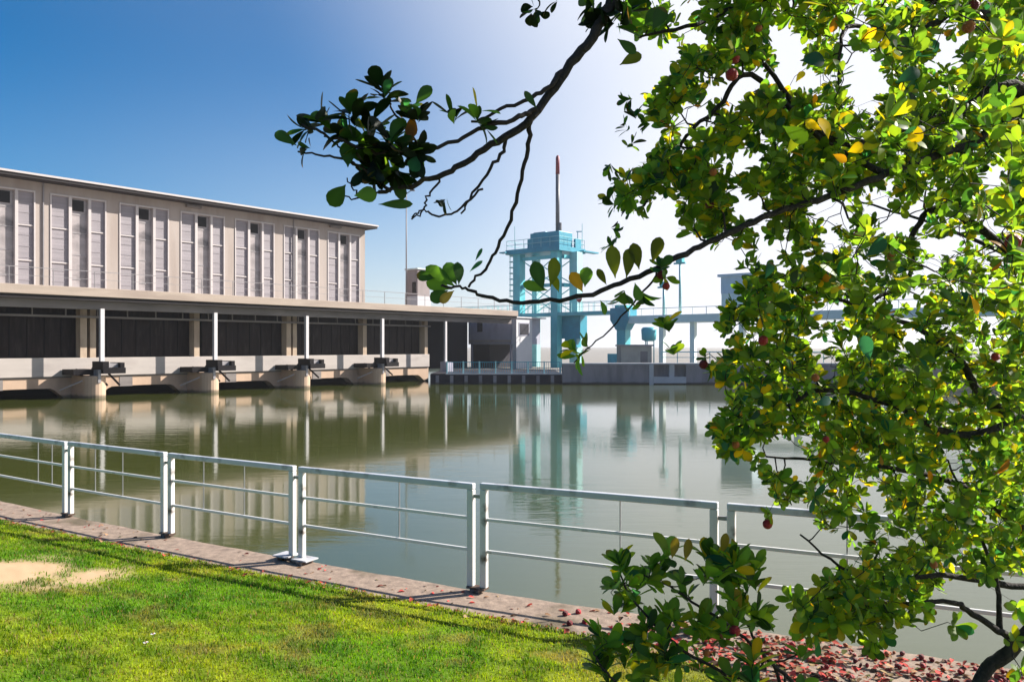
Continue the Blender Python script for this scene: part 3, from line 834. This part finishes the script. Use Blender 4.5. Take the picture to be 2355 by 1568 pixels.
def limb(parent, name, pts, r0, r1, matl, nodes, n=8, wob=.003, k=6):
    s = spline(pts, k)
    s = [p + Vector((random.gauss(0, wob), random.gauss(0, wob), random.gauss(0, wob))) * (0 if i == 0 else 1) for i, p in enumerate(s)]
    m = len(s); rad = [(r0 + (r1 - r0) * (i / (m - 1)) ** .8) * random.uniform(.95, 1.07) for i in range(m)]
    mb = MB(); off = parent.location
    mb.tube([p - off for p in s], rad, n)
    o = mb.build(name, matl, parent)
    for p, r in zip(s, rad): nodes.append((p, r))
    return o, s

def grow(tips, nodes, parent, name, matl, rmax=.012):
    """twigs from each tip back to the nearest wood, nearest tips first"""
    mb = MB(); off = parent.location
    NP = np.array([tuple(p) for p, r in nodes]); NR = [r for p, r in nodes]
    tips = list(tips)
    d0 = [np.min(np.linalg.norm(NP - np.array(t), axis=1)) for t in tips]
    order = np.argsort(d0); dirs = [None] * len(tips)
    for i in order:
        t = np.array(tips[i]); dd = np.linalg.norm(NP - t, axis=1)
        j = int(np.argmin(dd)); a = NP[j]; L_ = dd[j]
        mid1 = a + (t - a) * .35 + RNG.normal(0, .07, 3) * L_ + np.array([0, 0, -.05]) * L_
        mid2 = a + (t - a) * .7 + RNG.normal(0, .07, 3) * L_
        r = min(rmax, NR[j] * .75, .0042 + .007 * L_)
        pts = [Vector(a), Vector(mid1), Vector(mid2), Vector(t)]
        mb.tube([p - off for p in pts], [r, r * .85, r * .7, .0018], 4, cap=False)
        NP = np.vstack([NP, mid1, mid2, t]); NR += [r * .85, r * .7, .003]
        v = t - mid2; dirs[i] = v / (np.linalg.norm(v) + 1e-9)
    mb.build(name, matl, parent)
    return dirs

def in_poly(x, y, poly):
    c = False; n = len(poly)
    for i in range(n):
        x0, y0 = poly[i]; x1, y1 = poly[i - 1]
        if (y0 > y) != (y1 > y) and x < (x1 - x0) * (y - y0) / (y1 - y0) + x0: c = not c
    return c

def fruit_mesh(r):
    mb = MB(); n, m = 12, 9
    vs = [(0, 0, -r)]
    for i in range(1, m):
        ph = -math.pi / 2 + math.pi * i / m
        for k in range(n):
            th = 2 * math.pi * k / n; rr = r * (1 + random.uniform(-.06, .06))
            vs.append((rr * math.cos(ph) * math.cos(th), rr * math.cos(ph) * math.sin(th), rr * math.sin(ph)))
    vs.append((0, 0, r)); fs = []
    for k in range(n): fs.append((0, 1 + (k + 1) % n, 1 + k))
    for i in range(m - 2):
        for k in range(n):
            a = 1 + i * n + k; b = 1 + i * n + (k + 1) % n
            fs.append((a, b, b + n, a + n))
    e = 1 + (m - 2) * n
    for k in range(n): fs.append((e + k, e + (k + 1) % n, len(vs) - 1))
    return mb.add(vs, fs, True)

# ------------------------------------------------------------------ strawberry tree on the right
TB = Vector((2.15, 3.95, float(lawn_h(np.array([2.15]), np.array([3.95]))[0])))
tree = empty('strawberry_tree', TB)
tag(tree, 'large backlit strawberry tree with yellow green leaves and red fruit filling the right side', 'tree')
nodes = []
TT = Vector((3.05, 4.0, 2.35))
limb(tree, 'trunk', [TB + Vector((-.05, 0, -.2)), TB, at(2255, 1560, 4.1), at(2340, 1480, 4.1), Vector((2.95, 4.05, 1.5)), TT], .036, .034, M['bark'], nodes, 10)
def br_(pts, r0, r1, n=8): return limb(tree, 'branch', pts, r0 * .78, r1 * .8, M['bark'], nodes, n)
# overhanging bough at the upper left
bough_nodes = []
_, bough = limb(tree, 'branch', [TT, Vector((2.5, 3.4, 3.6)), Vector((1.5, 2.8, 4.05)), at(1480, -110, 2.45), at(1410, 0, 2.42), at(1372, 70, 2.4), at(1300, 165, 2.38), at(1222, 272, 2.36), at(1130, 335, 2.34), at(1050, 388, 2.33), at(960, 420, 2.32), at(870, 445, 2.32)], .027, .0055, M['bark'], bough_nodes, 8)
def btw(pts, r0, r1): return limb(tree, 'branch', pts, r0, r1, M['twig'], bough_nodes, 6, .003)
btw([at(1293, 165, 2.38), at(1245, 215, 2.34), at(1150, 252, 2.32), at(1085, 285, 2.3)], .009, .004)
btw([at(1235, 250, 2.36), at(1190, 270, 2.32), at(1100, 300, 2.3), at(1020, 335, 2.28), at(930, 350, 2.27), at(850, 345, 2.27), at(760, 315, 2.26), at(700, 290, 2.25)], .009, .0035)
btw([at(1222, 272, 2.36), at(1216, 330, 2.38), at(1195, 430, 2.42), at(1160, 540, 2.48), at(1120, 610, 2.52), at(1074, 660, 2.55)], .008, .004)
btw([at(1165, 318, 2.35), at(1145, 365, 2.35), at(1090, 440, 2.36), at(1060, 492, 2.37)], .007, .003)
btw([at(1110, 435, 2.36), at(1060, 480, 2.36), at(1010, 497, 2.37), at(978, 485, 2.37), at(950, 500, 2.37)], .004, .0025)
btw([at(1020, 405, 2.33), at(985, 450, 2.33), at(975, 480, 2.33), at(945, 498, 2.33)], .004, .0025)
btw([at(900, 440, 2.32), at(830, 385, 2.3), at(770, 360, 2.29), at(690, 350, 2.28)], .006, .0025)
btw([at(830, 395, 2.3), at(790, 345, 2.29), at(745, 310, 2.28)], .004, .0025)
btw([at(960, 330, 2.28), at(920, 270, 2.27), at(890, 235, 2.27)], .004, .0025)
btw([at(880, 440, 2.31), at(830, 455, 2.3), at(790, 450, 2.3)], .004, .002)
btw([at(820, 450, 2.3), at(800, 410, 2.3)], .003, .002)
BF = Foliage()
up = lambda dx, dy, dz=0: (dx, dz, dy)
for (x, y, n, sz, d) in ((882, 205, 9, .085, up(-.1, 1)), (735, 275, 8, .08, up(-.6, .5)), (700, 300, 6, .07, up(-.8, .1)), (810, 265, 8, .085, up(-.3, .9)),
                         (855, 275, 7, .085, up(.1, 1)), (930, 245, 6, .06, up(.2, .8)), (965, 275, 8, .07, up(-.1, 1)), (1040, 265, 6, .062, up(-.2, .9)), (1100, 262, 6, .062, up(.1, .9)),
                         (880, 350, 12, .085, up(-.3, -.6, -.5)), (850, 380, 12, .085, up(-.5, -.3, -.6)), (905, 395, 12, .085, up(0, -.8, -.4)), (930, 350, 10, .08, up(.2, .5, -.6)), (840, 320, 9, .085, up(-.5, .5, -.4)), (790, 310, 8, .08, up(-.7, .3, -.3)), (970, 370, 8, .07, up(.3, -.4, -.6)),
                         (1020, 460, 5, .045, up(-.3, -.4)), (1120, 300, 4, .06, up(.5, -.3)), (700, 345, 3, .05, up(-1, -.1)), (905, 335, 9, .08, up(0, .6, -.5))):
    BF.rosette(at(x, y, 2.29) + Vector((0, random.gauss(0, .03), 0)), d, int(n * 1.5), sz * .95, W_SHADE if not (x > 1000 and y < 300) else [2, 6, 10, 25, 8, 3, 1, 3, 20], width=(.55, 1.05))
for (x, y, ax, ln, wd, c) in ((682, 335, up(-.8, .55), .085, .75, PAL[3]), (800, 385, up(.0, .9), .075, 1.25, PAL[3]), (795, 425, up(-.4, -.5), .075, 1.35, PAL[3]), (815, 450, up(.4, .05), .062, 1.5, PAL[2]),
                              (870, 470, up(1, .02), .095, .55, PAL[3]), (950, 262, up(-.1, -.8), .07, 1., PAL[7] * .35), (955, 240, up(.5, .6), .07, 1., PAL[3]), (1235, 250, up(-.4, .5), .06, .8, PAL[3])):
    BF.single(at(x, y, 2.26), ax, (random.gauss(0, .25), -1, random.gauss(0, .25)), ln, wd, c)
# twigs with bare leaf ends near the top of the frame
btw([at(1230, -20, 2.3), at(1240, 15, 2.3), at(1220, 40, 2.3)], .003, .0015)
for (x, y, d) in ((1225, 15, up(-.6, .4)), (1215, 40, up(-.4, -.6)), (1240, 35, up(.3, -.7)), (1270, -5, up(-.4, .3))): BF.rosette(at(x, y, 2.3), d, 3, .05, W_SHADE)
for (x, y, d, n) in ((1410, 20, up(-.5, .2), 9), (1390, 60, up(-.7, -.2), 7), (1370, 40, up(-.6, .5), 6), (1440, 50, up(.4, .2), 8), (1360, 10, up(-.8, .4), 7), (1450, 15, up(.3, .7), 8)): BF.rosette(at(x, y, 2.42), d, n, .07, W_SHADE)
BF.build('foliage', tree)

# main limbs of the crown
br_([TT, Vector((2.75, 3.7, 3.05)), at(2355, 212, 3.3), at(2210, 262, 3.25), at(2120, 285, 3.2), at(2000, 330, 3.15), at(1880, 300, 3.1), at(1760, 150, 3.0)], .055, .010)
br_([Vector((2.75, 3.7, 3.05)), at(2355, 280, 3.3), at(2230, 330, 3.2), at(2038, 400, 3.05), at(1930, 443, 3.0), at(1778, 492, 2.9), at(1650, 548, 2.8), at(1545, 600, 2.72), at(1430, 650, 2.65), at(1330, 682, 2.6), at(1200, 695, 2.57), at(1110, 680, 2.56), at(1062, 662, 2.55), at(1010, 658, 2.54)], .024, .0045)
br_([at(2038, 400, 3.05), at(1900, 330, 3.1), at(1728, 172, 3.0), at(1650, 250, 2.95), at(1581, 312, 2.9), at(1543, 368, 2.88), at(1478, 473, 2.86)], .018, .005)
br_([TT, at(2420, 700, 4.0), at(2300, 560, 3.9), at(2160, 480, 3.9), at(2100, 540, 3.9), at(2090, 640, 3.9), at(1990, 700, 3.85)], .038, .010)
br_([TT, at(2480, 900, 3.95), at(2355, 965, 3.8), at(2252, 896, 3.7), at(2209, 831, 3.7), at(2120, 760, 3.7), at(1960, 700, 3.6), at(1830, 660, 3.5)], .04, .008)
br_([at(2355, 965, 3.8), at(2200, 1000, 3.7), at(2050, 930, 3.6), at(1887, 896, 3.5), at(1814, 930, 3.45), at(1685, 986, 3.4)], .026, .006)
br_([at(2340, 1480, 4.1), at(2306, 1455, 4.0), at(2225, 1404, 3.95), at(2186, 1383, 3.9), at(2050, 1390, 3.8), at(1930, 1400, 3.7), at(1830, 1420, 3.65)], .028, .006)
br_([Vector((2.75, 4.0, 1.25)), at(2355, 1350, 4.1), at(2182, 1323, 4.0), at(2060, 1330, 3.9), at(1947, 1310, 3.8), at(1840, 1230, 3.75)], .03, .005)
br_([Vector((2.95, 4.05, 1.5)), at(2360, 1220, 4.2), at(2240, 1130, 4.1), at(2080, 1080, 4.0), at(1900, 1060, 3.9), at(1760, 1050, 3.85)], .034, .006)
br_([TT, Vector((2.6, 3.6, 3.7)), at(2200, 20, 3.3), at(2000, -20, 3.2), at(1740, 0, 3.0), at(1600, 58, 2.85), at(1460, 88, 2.75)], .04, .005)
br_([at(2200, 20, 3.3), at(2080, 90, 3.2), at(1950, 60, 3.1), at(1930, 180, 3.0)], .02, .006)
br_([TT, Vector((3.1, 4.7, 2.9)), Vector((2.9, 5.4, 3.3)), Vector((2.5, 6.0, 3.6))], .03, .008)
br_([TT, Vector((3.2, 4.8, 2.2)), Vector((3.1, 5.5, 2.0)), Vector((2.6, 6.1, 1.8))], .03, .008)
br_([at(2300, 1455, 4.0), at(2290, 1330, 4.0), at(2240, 1200, 4.0), at(2180, 1060, 4.0)], .02, .006)
br_([at(1530, 610, 2.7), at(1480, 670, 2.66), at(1400, 760, 2.62), at(1320, 830, 2.6)], .006, .0025)

CROWN = [(1440, -60), (1470, 60), (1560, 110), (1540, 190), (1465, 230), (1530, 310), (1490, 390), (1410, 400), (1420, 470), (1480, 520), (1600, 545), (1700, 600), (1690, 680), (1650, 730), (1690, 800), (1640, 850), (1675, 930), (1640, 985), (1660, 1060), (1740, 1090), (1720, 1130), (1900, 1180), (1830, 1235), (2000, 1270), (1900, 1330), (1830, 1400), (1900, 1430), (2100, 1420), (2150, 1350), (2200, 1320), (2420, 1340), (2420, -60)]
HOLES = [(1690, 195, 70, 40, .85), (1640, 250, 60, 40, .7), (1720, 590, 80, 60, .85), (1560, 640, 70, 50, .8), (1610, 690, 40, 40, .9), (1730, 475, 60, 30, .7), (1800, 1045, 90, 45, .85), (1710, 1085, 60, 40, .8), (1930, 1120, 70, 35, .2), (1970, 1180, 90, 30, .2), (1800, 1270, 90, 60, .9), (2050, 400, 40, 20, .6), (2180, 140, 50, 30, .6), (1520, 480, 40, 40, .6), (2060, 1240, 70, 22, .4), (2230, 1250, 50, 22, .3), (1450, 300, 40, 100, .7), (2280, 1390, 60, 40, .9)]
tips = []; sizes = []; 
tries = 0
while len(tips) < 4350 and tries < 240000:
    tries += 1
    x = random.uniform(1380, 2420); y = random.uniform(-60, 1450)
    if not in_poly(x, y, CROWN): continue
    hole = 0
    for hx, hy, hw, hh, a in HOLES:
        e = ((x - hx) / hw) ** 2 + ((y - hy) / hh) ** 2
        if e < 1: hole = max(hole, a)
    if random.random() < hole: continue
    dns = float(fbm(np.array([x / 95.]), np.array([y / 95.]), 3)[0])
    edge = min(1, (x - 1420) / 420.)
    if random.random() > np.clip((dns - (.37 if y < 820 else .33)) * 4.0 + .24 * edge, .03, 1): continue
    # a band of depth through the crown: nearer at the upper left, farther low and right
    base = 2.95 + .45 * np.clip((y - 200) / 900, 0, 1) + .5 * np.clip((x - 1600) / 700, 0, 1)
    dp = base + abs(random.gauss(0, .62 + .35 * float(np.clip((y - 600) / 500, 0, 1)))) - .35
    if x > 1800 and random.random() < .34: dp = random.uniform(4.4, 6.3)
    elif x > 1900 and y < 700 and random.random() < .10: dp = random.uniform(2.2, 2.7)
    tips.append(tuple(at(x, y, dp))); sizes.append(random.uniform(.040, .066) * (1.15 if dp > 4.2 else 1))
FRUIT = ((1690, 135, 2.55, .013, 'fruit_red'), (1683, 172, 2.52, .016, 'fruit_red'), (2228, 62, 2.5, .016, 'fruit_orange'), (2330, 555, 2.5, .020, 'fruit_red'), (1755, 783, 2.9, .015, 'fruit_red'),
         (1618, 838, 3.0, .014, 'fruit_dark'), (1765, 1205, 3.2, .016, 'fruit_red'), (1640, 396, 2.7, .011, 'fruit_orange'), (1632, 470, 2.8, .013, 'fruit_dark'), (1532, 658, 2.62, .010, 'fruit_red'),
         (1972, 540, 2.9, .011, 'fruit_red'), (2148, 1298, 3.3, .013, 'fruit_orange'), (1692, 1022, 3.1, .013, 'fruit_orange'), (1875, 868, 2.9, .012, 'fruit_orange'), (1520, 632, 2.63, .012, 'fruit_dark'),
         (1745, 66, 2.7, .010, 'fruit_orange'), (2240, 12, 2.5, .014, 'fruit_dark'), (2050, 590, 2.8, .012, 'fruit_orange'), (1900, 1010, 3.2, .011, 'fruit_red'), (2290, 820, 3., .013, 'fruit_red'))
LOWER = [(1795, 1395), (1830, 1345), (1900, 1335), (1990, 1325), (2060, 1340), (2120, 1350), (2140, 1400), (2080, 1440), (2040, 1480), (1990, 1500), (1960, 1450), (1900, 1440), (1880, 1480), (1830, 1450)]
k = 0
while k < 62:
    x = random.uniform(1790, 2150); y = random.uniform(1320, 1505)
    if in_poly(x, y, LOWER): tips.append(tuple(at(x, y, random.uniform(3.45, 4.0)))); sizes.append(random.uniform(.06, .085)); k += 1
for x, y in ((2300, 1100), (2340, 1180), (2260, 1160), (2330, 1250), (2200, 1190), (2340, 1400), (2350, 1540), (2335, 1470), (2200, 1440), (2240, 1300), (2290, 1280), (2150, 1260), (2080, 1270), (2010, 1240), (1960, 1210)):
    tips.append(tuple(at(x, y, random.uniform(3.5, 4.0)))); sizes.append(.075)
for x, y, dp, r, mt in FRUIT:       # a twig and a rosette over every fruit, which hangs on it
    tips.append(tuple(at(x + random.uniform(-4, 4), y - 12, dp + .01) + Vector((0, 0, r)))); sizes.append(.05)
dirs = grow(tips, nodes, tree, 'twig_spray', M['twig'])
CF = Foliage()
for (x, y) in ((1400, 388), (1425, 415), (1392, 452), (1448, 440), (1405, 470), (1440, 478), (1400, 560), (1415, 530), (1440, 232), (1462, 262), (1435, 290), (1480, 285), (1455, 330), (1500, 250), (1560, 215), (1590, 230), (1620, 190), (1545, 190)):
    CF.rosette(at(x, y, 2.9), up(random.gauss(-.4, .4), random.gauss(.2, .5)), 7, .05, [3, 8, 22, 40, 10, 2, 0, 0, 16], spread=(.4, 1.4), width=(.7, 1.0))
for t, d, sz in zip(tips, dirs, sizes):
    dd = np.array(d) * .8 + RNG.normal(0, .35, 3) + np.array([-.15, -.1, .35])
    CF.rosette(t, dd, int(RNG.integers(6, 12)), sz, W_SUN, width=(.72, 1.15))
# picked out leaves: yellow ones, big near ones
near = lambda x, y, dp, ax, ln, wd, c, nz=.2: CF.single(at(x, y, dp), ax, (random.gauss(0, nz), -1, random.gauss(0, nz)), ln, wd, c)
YEL = np.array([1.0, .66, .008]); ORA = np.array([1.0, .45, .012]); LIM = np.array([.19, .22, .012]); TEA = np.array([.02, .10, .085]); MID = np.array([.06, .12, .012])
for x, y, ax, ln, wd, c in ((1905, 320, up(-.1, 1), .075, 1.0, YEL), (1890, 300, up(-.7, .4), .06, 1.0, YEL), (1930, 300, up(.3, .8), .06, 1.3, YEL * .9), (2070, 318, up(1, .25), .075, 1.35, YEL), (1950, 350, up(.8, .35), .06, 1.2, YEL), (1915, 355, up(.4, -.2), .05, 1.2, ORA), (1810, 355, up(.5, .9), .07, .9, LIM * 1.3), (2232, 680, up(.5, -.7), .07, .7, ORA), (1830, 190, up(.6, .9), .05, .8, YEL),
                            (2000, 310, up(.9, .4), .10, 1.1, LIM), (2060, 190, up(.9, .5), .10, .9, TEA), (1840, 140, up(.9, .1), .08, 1.2, TEA * .8), (2100, 130, up(.8, .4), .09, 1., TEA), (1800, 290, up(.7, -.4), .09, 1., MID), (2160, 330, up(.8, .5), .12, .9, MID * .8), (1760, 640, up(.3, .6), .06, 1., TEA), (1990, 590, up(.6, .5), .08, 1.1, TEA), (1875, 930, up(.9, .3), .06, 1., TEA * 1.2), (2000, 830, up(-.2, .9), .08, 1., TEA * 1.2),
                            (1480, 60, up(.3, .3), .07, 1.3, PAL[3]), (1500, 70, up(.5, .9), .09, 1., PAL[3]), (1425, 150, up(.9, .5), .085, .9, LIM * .6), (1420, 90, up(.7, -.5), .07, .9, PAL[3])):
    near(x, y, 2.45 + random.uniform(-.1, .15), ax, ln, wd, c)
# leaves along the reaching branch in front of the tower
for x, y, ax, ln, wd, c in ((1048, 660, up(-.9, .65), .12, .75, PAL[2]), (1050, 655, up(-.35, .75), .08, 1.2, PAL[3]), (1055, 655, up(.05, .9), .075, .9, PAL[3]), (1040, 665, up(-.9, .25), .09, .9, PAL[2]), (1030, 668, up(-.6, -.35), .065, 1.3, PAL[3]), (1045, 668, up(-.4, -.3), .06, 1., np.array([.35, .24, .08])), (1000, 640, up(-.5, .1), .06, 1.1, PAL[3]),
                            (1080, 625, up(.6, .6), .055, .5, PAL[4]), (1093, 600, up(.4, .7), .045, .5, PAL[4]),
                            (1250, 668, up(-.3, .9), .10, .95, PAL[3]), (1265, 660, up(.25, .95), .10, .85, LIM * .8), (1260, 668, up(-.7, .2), .085, .8, PAL[2]), (1285, 672, up(-.2, .7), .06, .9, LIM),
                            (1340, 672, up(-.3, .6), .075, 1.1, np.array([.55, .28, .02])), (1345, 660, up(.1, .8), .065, 1.3, PAL[2]), (1415, 640, up(-.1, 1), .105, .9, LIM * .75), (1440, 640, up(.2, 1), .10, .8, LIM * .55), (1395, 655, up(-.4, .7), .06, .8, LIM * .5), (1470, 620, up(-.2, 1), .09, .9, LIM * .5), (1500, 605, up(.3, 1), .09, .9, LIM * .5), (1380, 690, up(.3, -.5), .05, .9, PAL[2]), (1460, 650, up(.2, -.8), .06, 1., PAL[2])):
    near(x, y, 2.55 + random.uniform(-.05, .05), ax, ln, wd, c)
for x, y, d, n, sz in ((1320, 825, up(-.6, -.4), 6, .06), (1345, 795, up(-.5, .3), 6, .06), (1310, 800, up(-.7, .4), 5, .055), (1430, 690, up(-.2, -.6), 8, .06), (1480, 690, up(.1, -.7), 8, .06), (1530, 740, up(-.2, .5), 8, .07), (1550, 800, up(0, .5), 7, .05), (1440, 60, up(.3, .5), 6, .07)):
    CF.rosette(at(x, y, 2.62), d, n, sz, [6, 20, 30, 20, 4, 6, 1, 1, 0])
# unseen crown leaves above the frame, added to shade the upper left bough
for k in range(190):
    x, y = RNG.uniform(.5, 1.9), RNG.uniform(2.3, 3.6)
    z = 3.7 + RNG.uniform(.0, 1.1)
    if (z - CAM_H) / y < .47: continue
    CF.rosette((x, y, z), RNG.normal(0, .5, 3) + np.array([0, 0, .5]), 8, .085, W_SUN)
CF.build('crown', tree)

# fruit
def add_fruit(parent, x, y, dp, r, mt, label=None):
    o = fruit_mesh(r * 1.22).build('fruit', M[mt], parent)
    o.location = at(x, y, dp) - parent.location
    return o
for x, y, dp, r, mt in FRUIT:
    add_fruit(tree, x, y, dp, r, mt)

# ------------------------------------------------------------------ low shrub in front
SB = Vector((1.15, 3.35, float(lawn_h(np.array([1.15]), np.array([3.35]))[0])))
shrub = empty('low_shrub', SB)
tag(shrub, 'low dark green shrub at the bottom with glossy leaves in front of the fallen fruit', 'shrub')
sn = []
for pts, r in (([SB, at(1850, 1640, 3.3), at(1770, 1520, 3.3), at(1650, 1420, 3.25), at(1540, 1350, 3.2), at(1480, 1320, 3.2)], .012),
               ([SB, at(1800, 1600, 3.35), at(1740, 1480, 3.4), at(1690, 1380, 3.4), at(1650, 1290, 3.4)], .012),
               ([SB, at(1600, 1650, 3.2), at(1450, 1590, 3.15), at(1390, 1540, 3.1), at(1365, 1500, 3.1)], .010),
               ([SB, at(1700, 1600, 3.2), at(1580, 1500, 3.2), at(1500, 1430, 3.2), at(1440, 1350, 3.2), at(1425, 1290, 3.2)], .009),
               ):
    limb(shrub, 'stem', pts, r, .003, M['twig'], sn, 6, .003)
stips = []
SH = [(1365, 1480), (1410, 1360), (1420, 1270), (1480, 1330), (1510, 1260), (1570, 1310), (1640, 1250), (1740, 1290), (1760, 1380), (1760, 1470), (1850, 1500), (1960, 1600), (1420, 1600), (1370, 1540)]
while len(stips) < 66:
    x = random.uniform(1360, 1960); y = random.uniform(1240, 1600)
    if in_poly(x, y, SH) : stips.append(tuple(at(x, y, random.uniform(3.05, 3.55))))
for x, y in ((1425, 1290), (1540, 1270), (1650, 1270), (1735, 1300), (1740, 1410), (1368, 1500), (1385, 1530), (1500, 1330)): stips.append(tuple(at(x, y, 3.2)))
sd = grow(stips, sn, shrub, 'twig_spray', M['twig'], .006)
SF = Foliage()
for t, d in zip(stips, sd):
    SF.rosette(t, np.array(d) * .5 + RNG.normal(0, .3, 3) + np.array([-.1, 0, .7]), int(RNG.integers(7, 12)), random.uniform(.075, .105), [14, 26, 32, 14, 6, 4, .8, .3, 0], spread=(.3, 1.15), width=(.62, 1.0))
for x, y in ((1545, 1285), (1575, 1290), (1705, 1400), (1660, 1275)):
    SF.single(at(x, y, 3.1), up(random.uniform(-.3, .3), 1), (0, -1, .2), .085, .8, np.array([.24, .17, .02]))
SF.build('foliage', shrub)
for x, y, dp, r, mt in ((1690, 1450, 3.1, .018, 'fruit_red'), (1655, 1465, 3.15, .012, 'fruit_orange'), (1625, 1500, 3.1, .012, 'fruit_orange')): add_fruit(shrub, x, y, dp, r, mt)

# ------------------------------------------------------------------ fallen fruit and litter on the quay
fr_meshes = []
for mt in ('fruit_red', 'fruit_dark', 'fruit_orange'):
    o = fruit_mesh(.019).build('fallen_fruit', M[mt]); fr_meshes.append(o.data); bpy.data.objects.remove(o)
def ground_z(x, y): return float(lawn_h(np.array([x]), np.array([y]))[0]) if y < quay_near(x) else 0.0
def drop_fruit(x, y, k=None):
    o = bpy.data.objects.new('fallen_fruit', fr_meshes[k if k is not None else random.choices((0, 1, 2), (5, 2, 2))[0]]); COL.objects.link(o)
    s = random.uniform(.5, 1.3); o.scale = (s, s * random.uniform(.8, 1.1), s * random.uniform(.5, .95)); o.rotation_euler = (random.random() * 6, random.random() * 6, 0)
    o.location = (x, y, ground_z(x, y) + .016 * s)
    return o
n = 0
while n < 130:
    x = random.uniform(.9, 4.4); yq = quay_far(x)
    y = yq - .08 - abs(random.gauss(0, .55))
    px = CX + F * x / y
    if y < 3 or px > 2420 or px < 1640 + random.uniform(0, 200): continue
    if random.random() < .12 * max(0, (yq - y) - .8): continue
    tag(drop_fruit(x, y), 'fallen red fruit lying on the littered quay below the tree', 'fruit', 'fallen fruit on the quay'); n += 1
for (px, py, k, lab) in ((1330, 1410, 0, 'bright red fallen fruit alone by the quay edge near the reflected mast'), (1310, 1437, 1, 'dark fallen fruit beside the bright red one at the grass edge'), (1300, 1415, 1, 'small dark fallen fruit left of the bright red one'), (1345, 1432, 0, 'red fallen fruit just right of the dark pair at the grass edge')):
    dpth = F * CAM_H / (py - HY); v = at(px, py, dpth); o = drop_fruit(v.x, v.y, k); o.scale = (1.5, 1.5, 1.4); tag(o, lab, 'fruit', 'fallen fruit by the grass edge')
# dry leaves and crumbs
n = 15000
x = RNG.uniform(-9, 4.6, n); yf = np.array([quay_far(a) for a in x]); yn = np_near(x)
y = yf - .05 - RNG.random(n) ** .8 * (yf - yn + .25)
dens = np.clip((x - .75) / 1.3, 0.02, 1) + .12 * (np.abs(y - yn) < .12)
ok = RNG.random(n) < dens; x = x[ok]; y = y[ok]; n = len(x)
z = np.array([ground_z(a, b) for a, b in zip(x, y)]) + .006
az = RNG.uniform(0, 6.28, n); ax = np.column_stack([np.cos(az), np.sin(az), RNG.uniform(-.1, .35, n)])
nm = np.column_stack([RNG.normal(0, .3, n), RNG.normal(0, .3, n), np.ones(n)])
pal = np.array([[.40, .075, .05], [.75, .10, .085], [.46, .26, .14], [.10, .055, .03], [.40, .28, .14], [.12, .13, .03]])
c = pal[RNG.choice(6, n, p=[.28, .24, .18, .14, .1, .06])] * RNG.uniform(.7, 1.3, n)[:, None]
P_, f_, c_ = leaf_batch(np.column_stack([x, y, z]), ax, nm, RNG.uniform(.02, .080, n), RNG.uniform(.7, 1.5, n), c, .6, .6)
tag(attr_mesh('fallen_leaves', P_, f_, c_, M['litter']), kind='stuff')

# daisies
for i, (px, py, lab) in enumerate(((352, 1463, 'white daisy, upper one of the pair in the left grass'), (335, 1483, 'white daisy, lower one of the pair in the left grass'), (1425, 1512, 'lone white daisy in the grass near the middle'))):
    # find the lawn point under the pixel
    dpth = 3.0
    while dpth < 12:
        v = at(px, py, dpth)
        if v.z < float(lawn_h(np.array([v.x]), np.array([v.y]))[0]) + .04: break
        dpth += .02
    da = empty('daisy', (v.x, v.y, v.z - .04)); tag(da, lab, 'flower', 'daisies in the grass')
    mb = MB()
    for k in range(12):
        a = k * math.pi / 6; d = Vector((math.cos(a), math.sin(a), 0)); e = Vector((-d.y, d.x, 0)) * .005
        mb.add([d * .004 + Vector((0, 0, .06)), d * .014 + e + Vector((0, 0, .063)), d * .020 + Vector((0, 0, .06)), d * .014 - e + Vector((0, 0, .063))], [(0, 1, 2, 3)])
    mb.build('petals', M['petal'], da)
    mb = MB(); mb.tube([(0, 0, .058), (0, 0, .066)], [.006, .004], 8); mb.build('flower_centre', M['fruit_orange'], da)
    mb = MB(); mb.tube([(0, 0, 0), (0, 0, .058)], .0015, 4); mb.build('stalk', M['twig'], da)

# ------------------------------------------------------------------ thin haze in the air over the basin
hm = bpy.data.materials.new('haze'); hm.use_nodes = True
hn = hm.node_tree; hn.nodes.remove(hn.nodes['Principled BSDF'])
pv = hn.nodes.new('ShaderNodeVolumePrincipled'); pv.inputs['Color'].default_value = (.95, .97, 1, 1)
pv.inputs['Density'].default_value = .00035; pv.inputs['Anisotropy'].default_value = .45
hn.links.new(pv.outputs[0], hn.nodes['Material Output'].inputs['Volume'])
tag(bx('haze', hm, None, -4100, 4100, -4100, 4100, WATER_Z - 3, 28.0), kind='stuff')
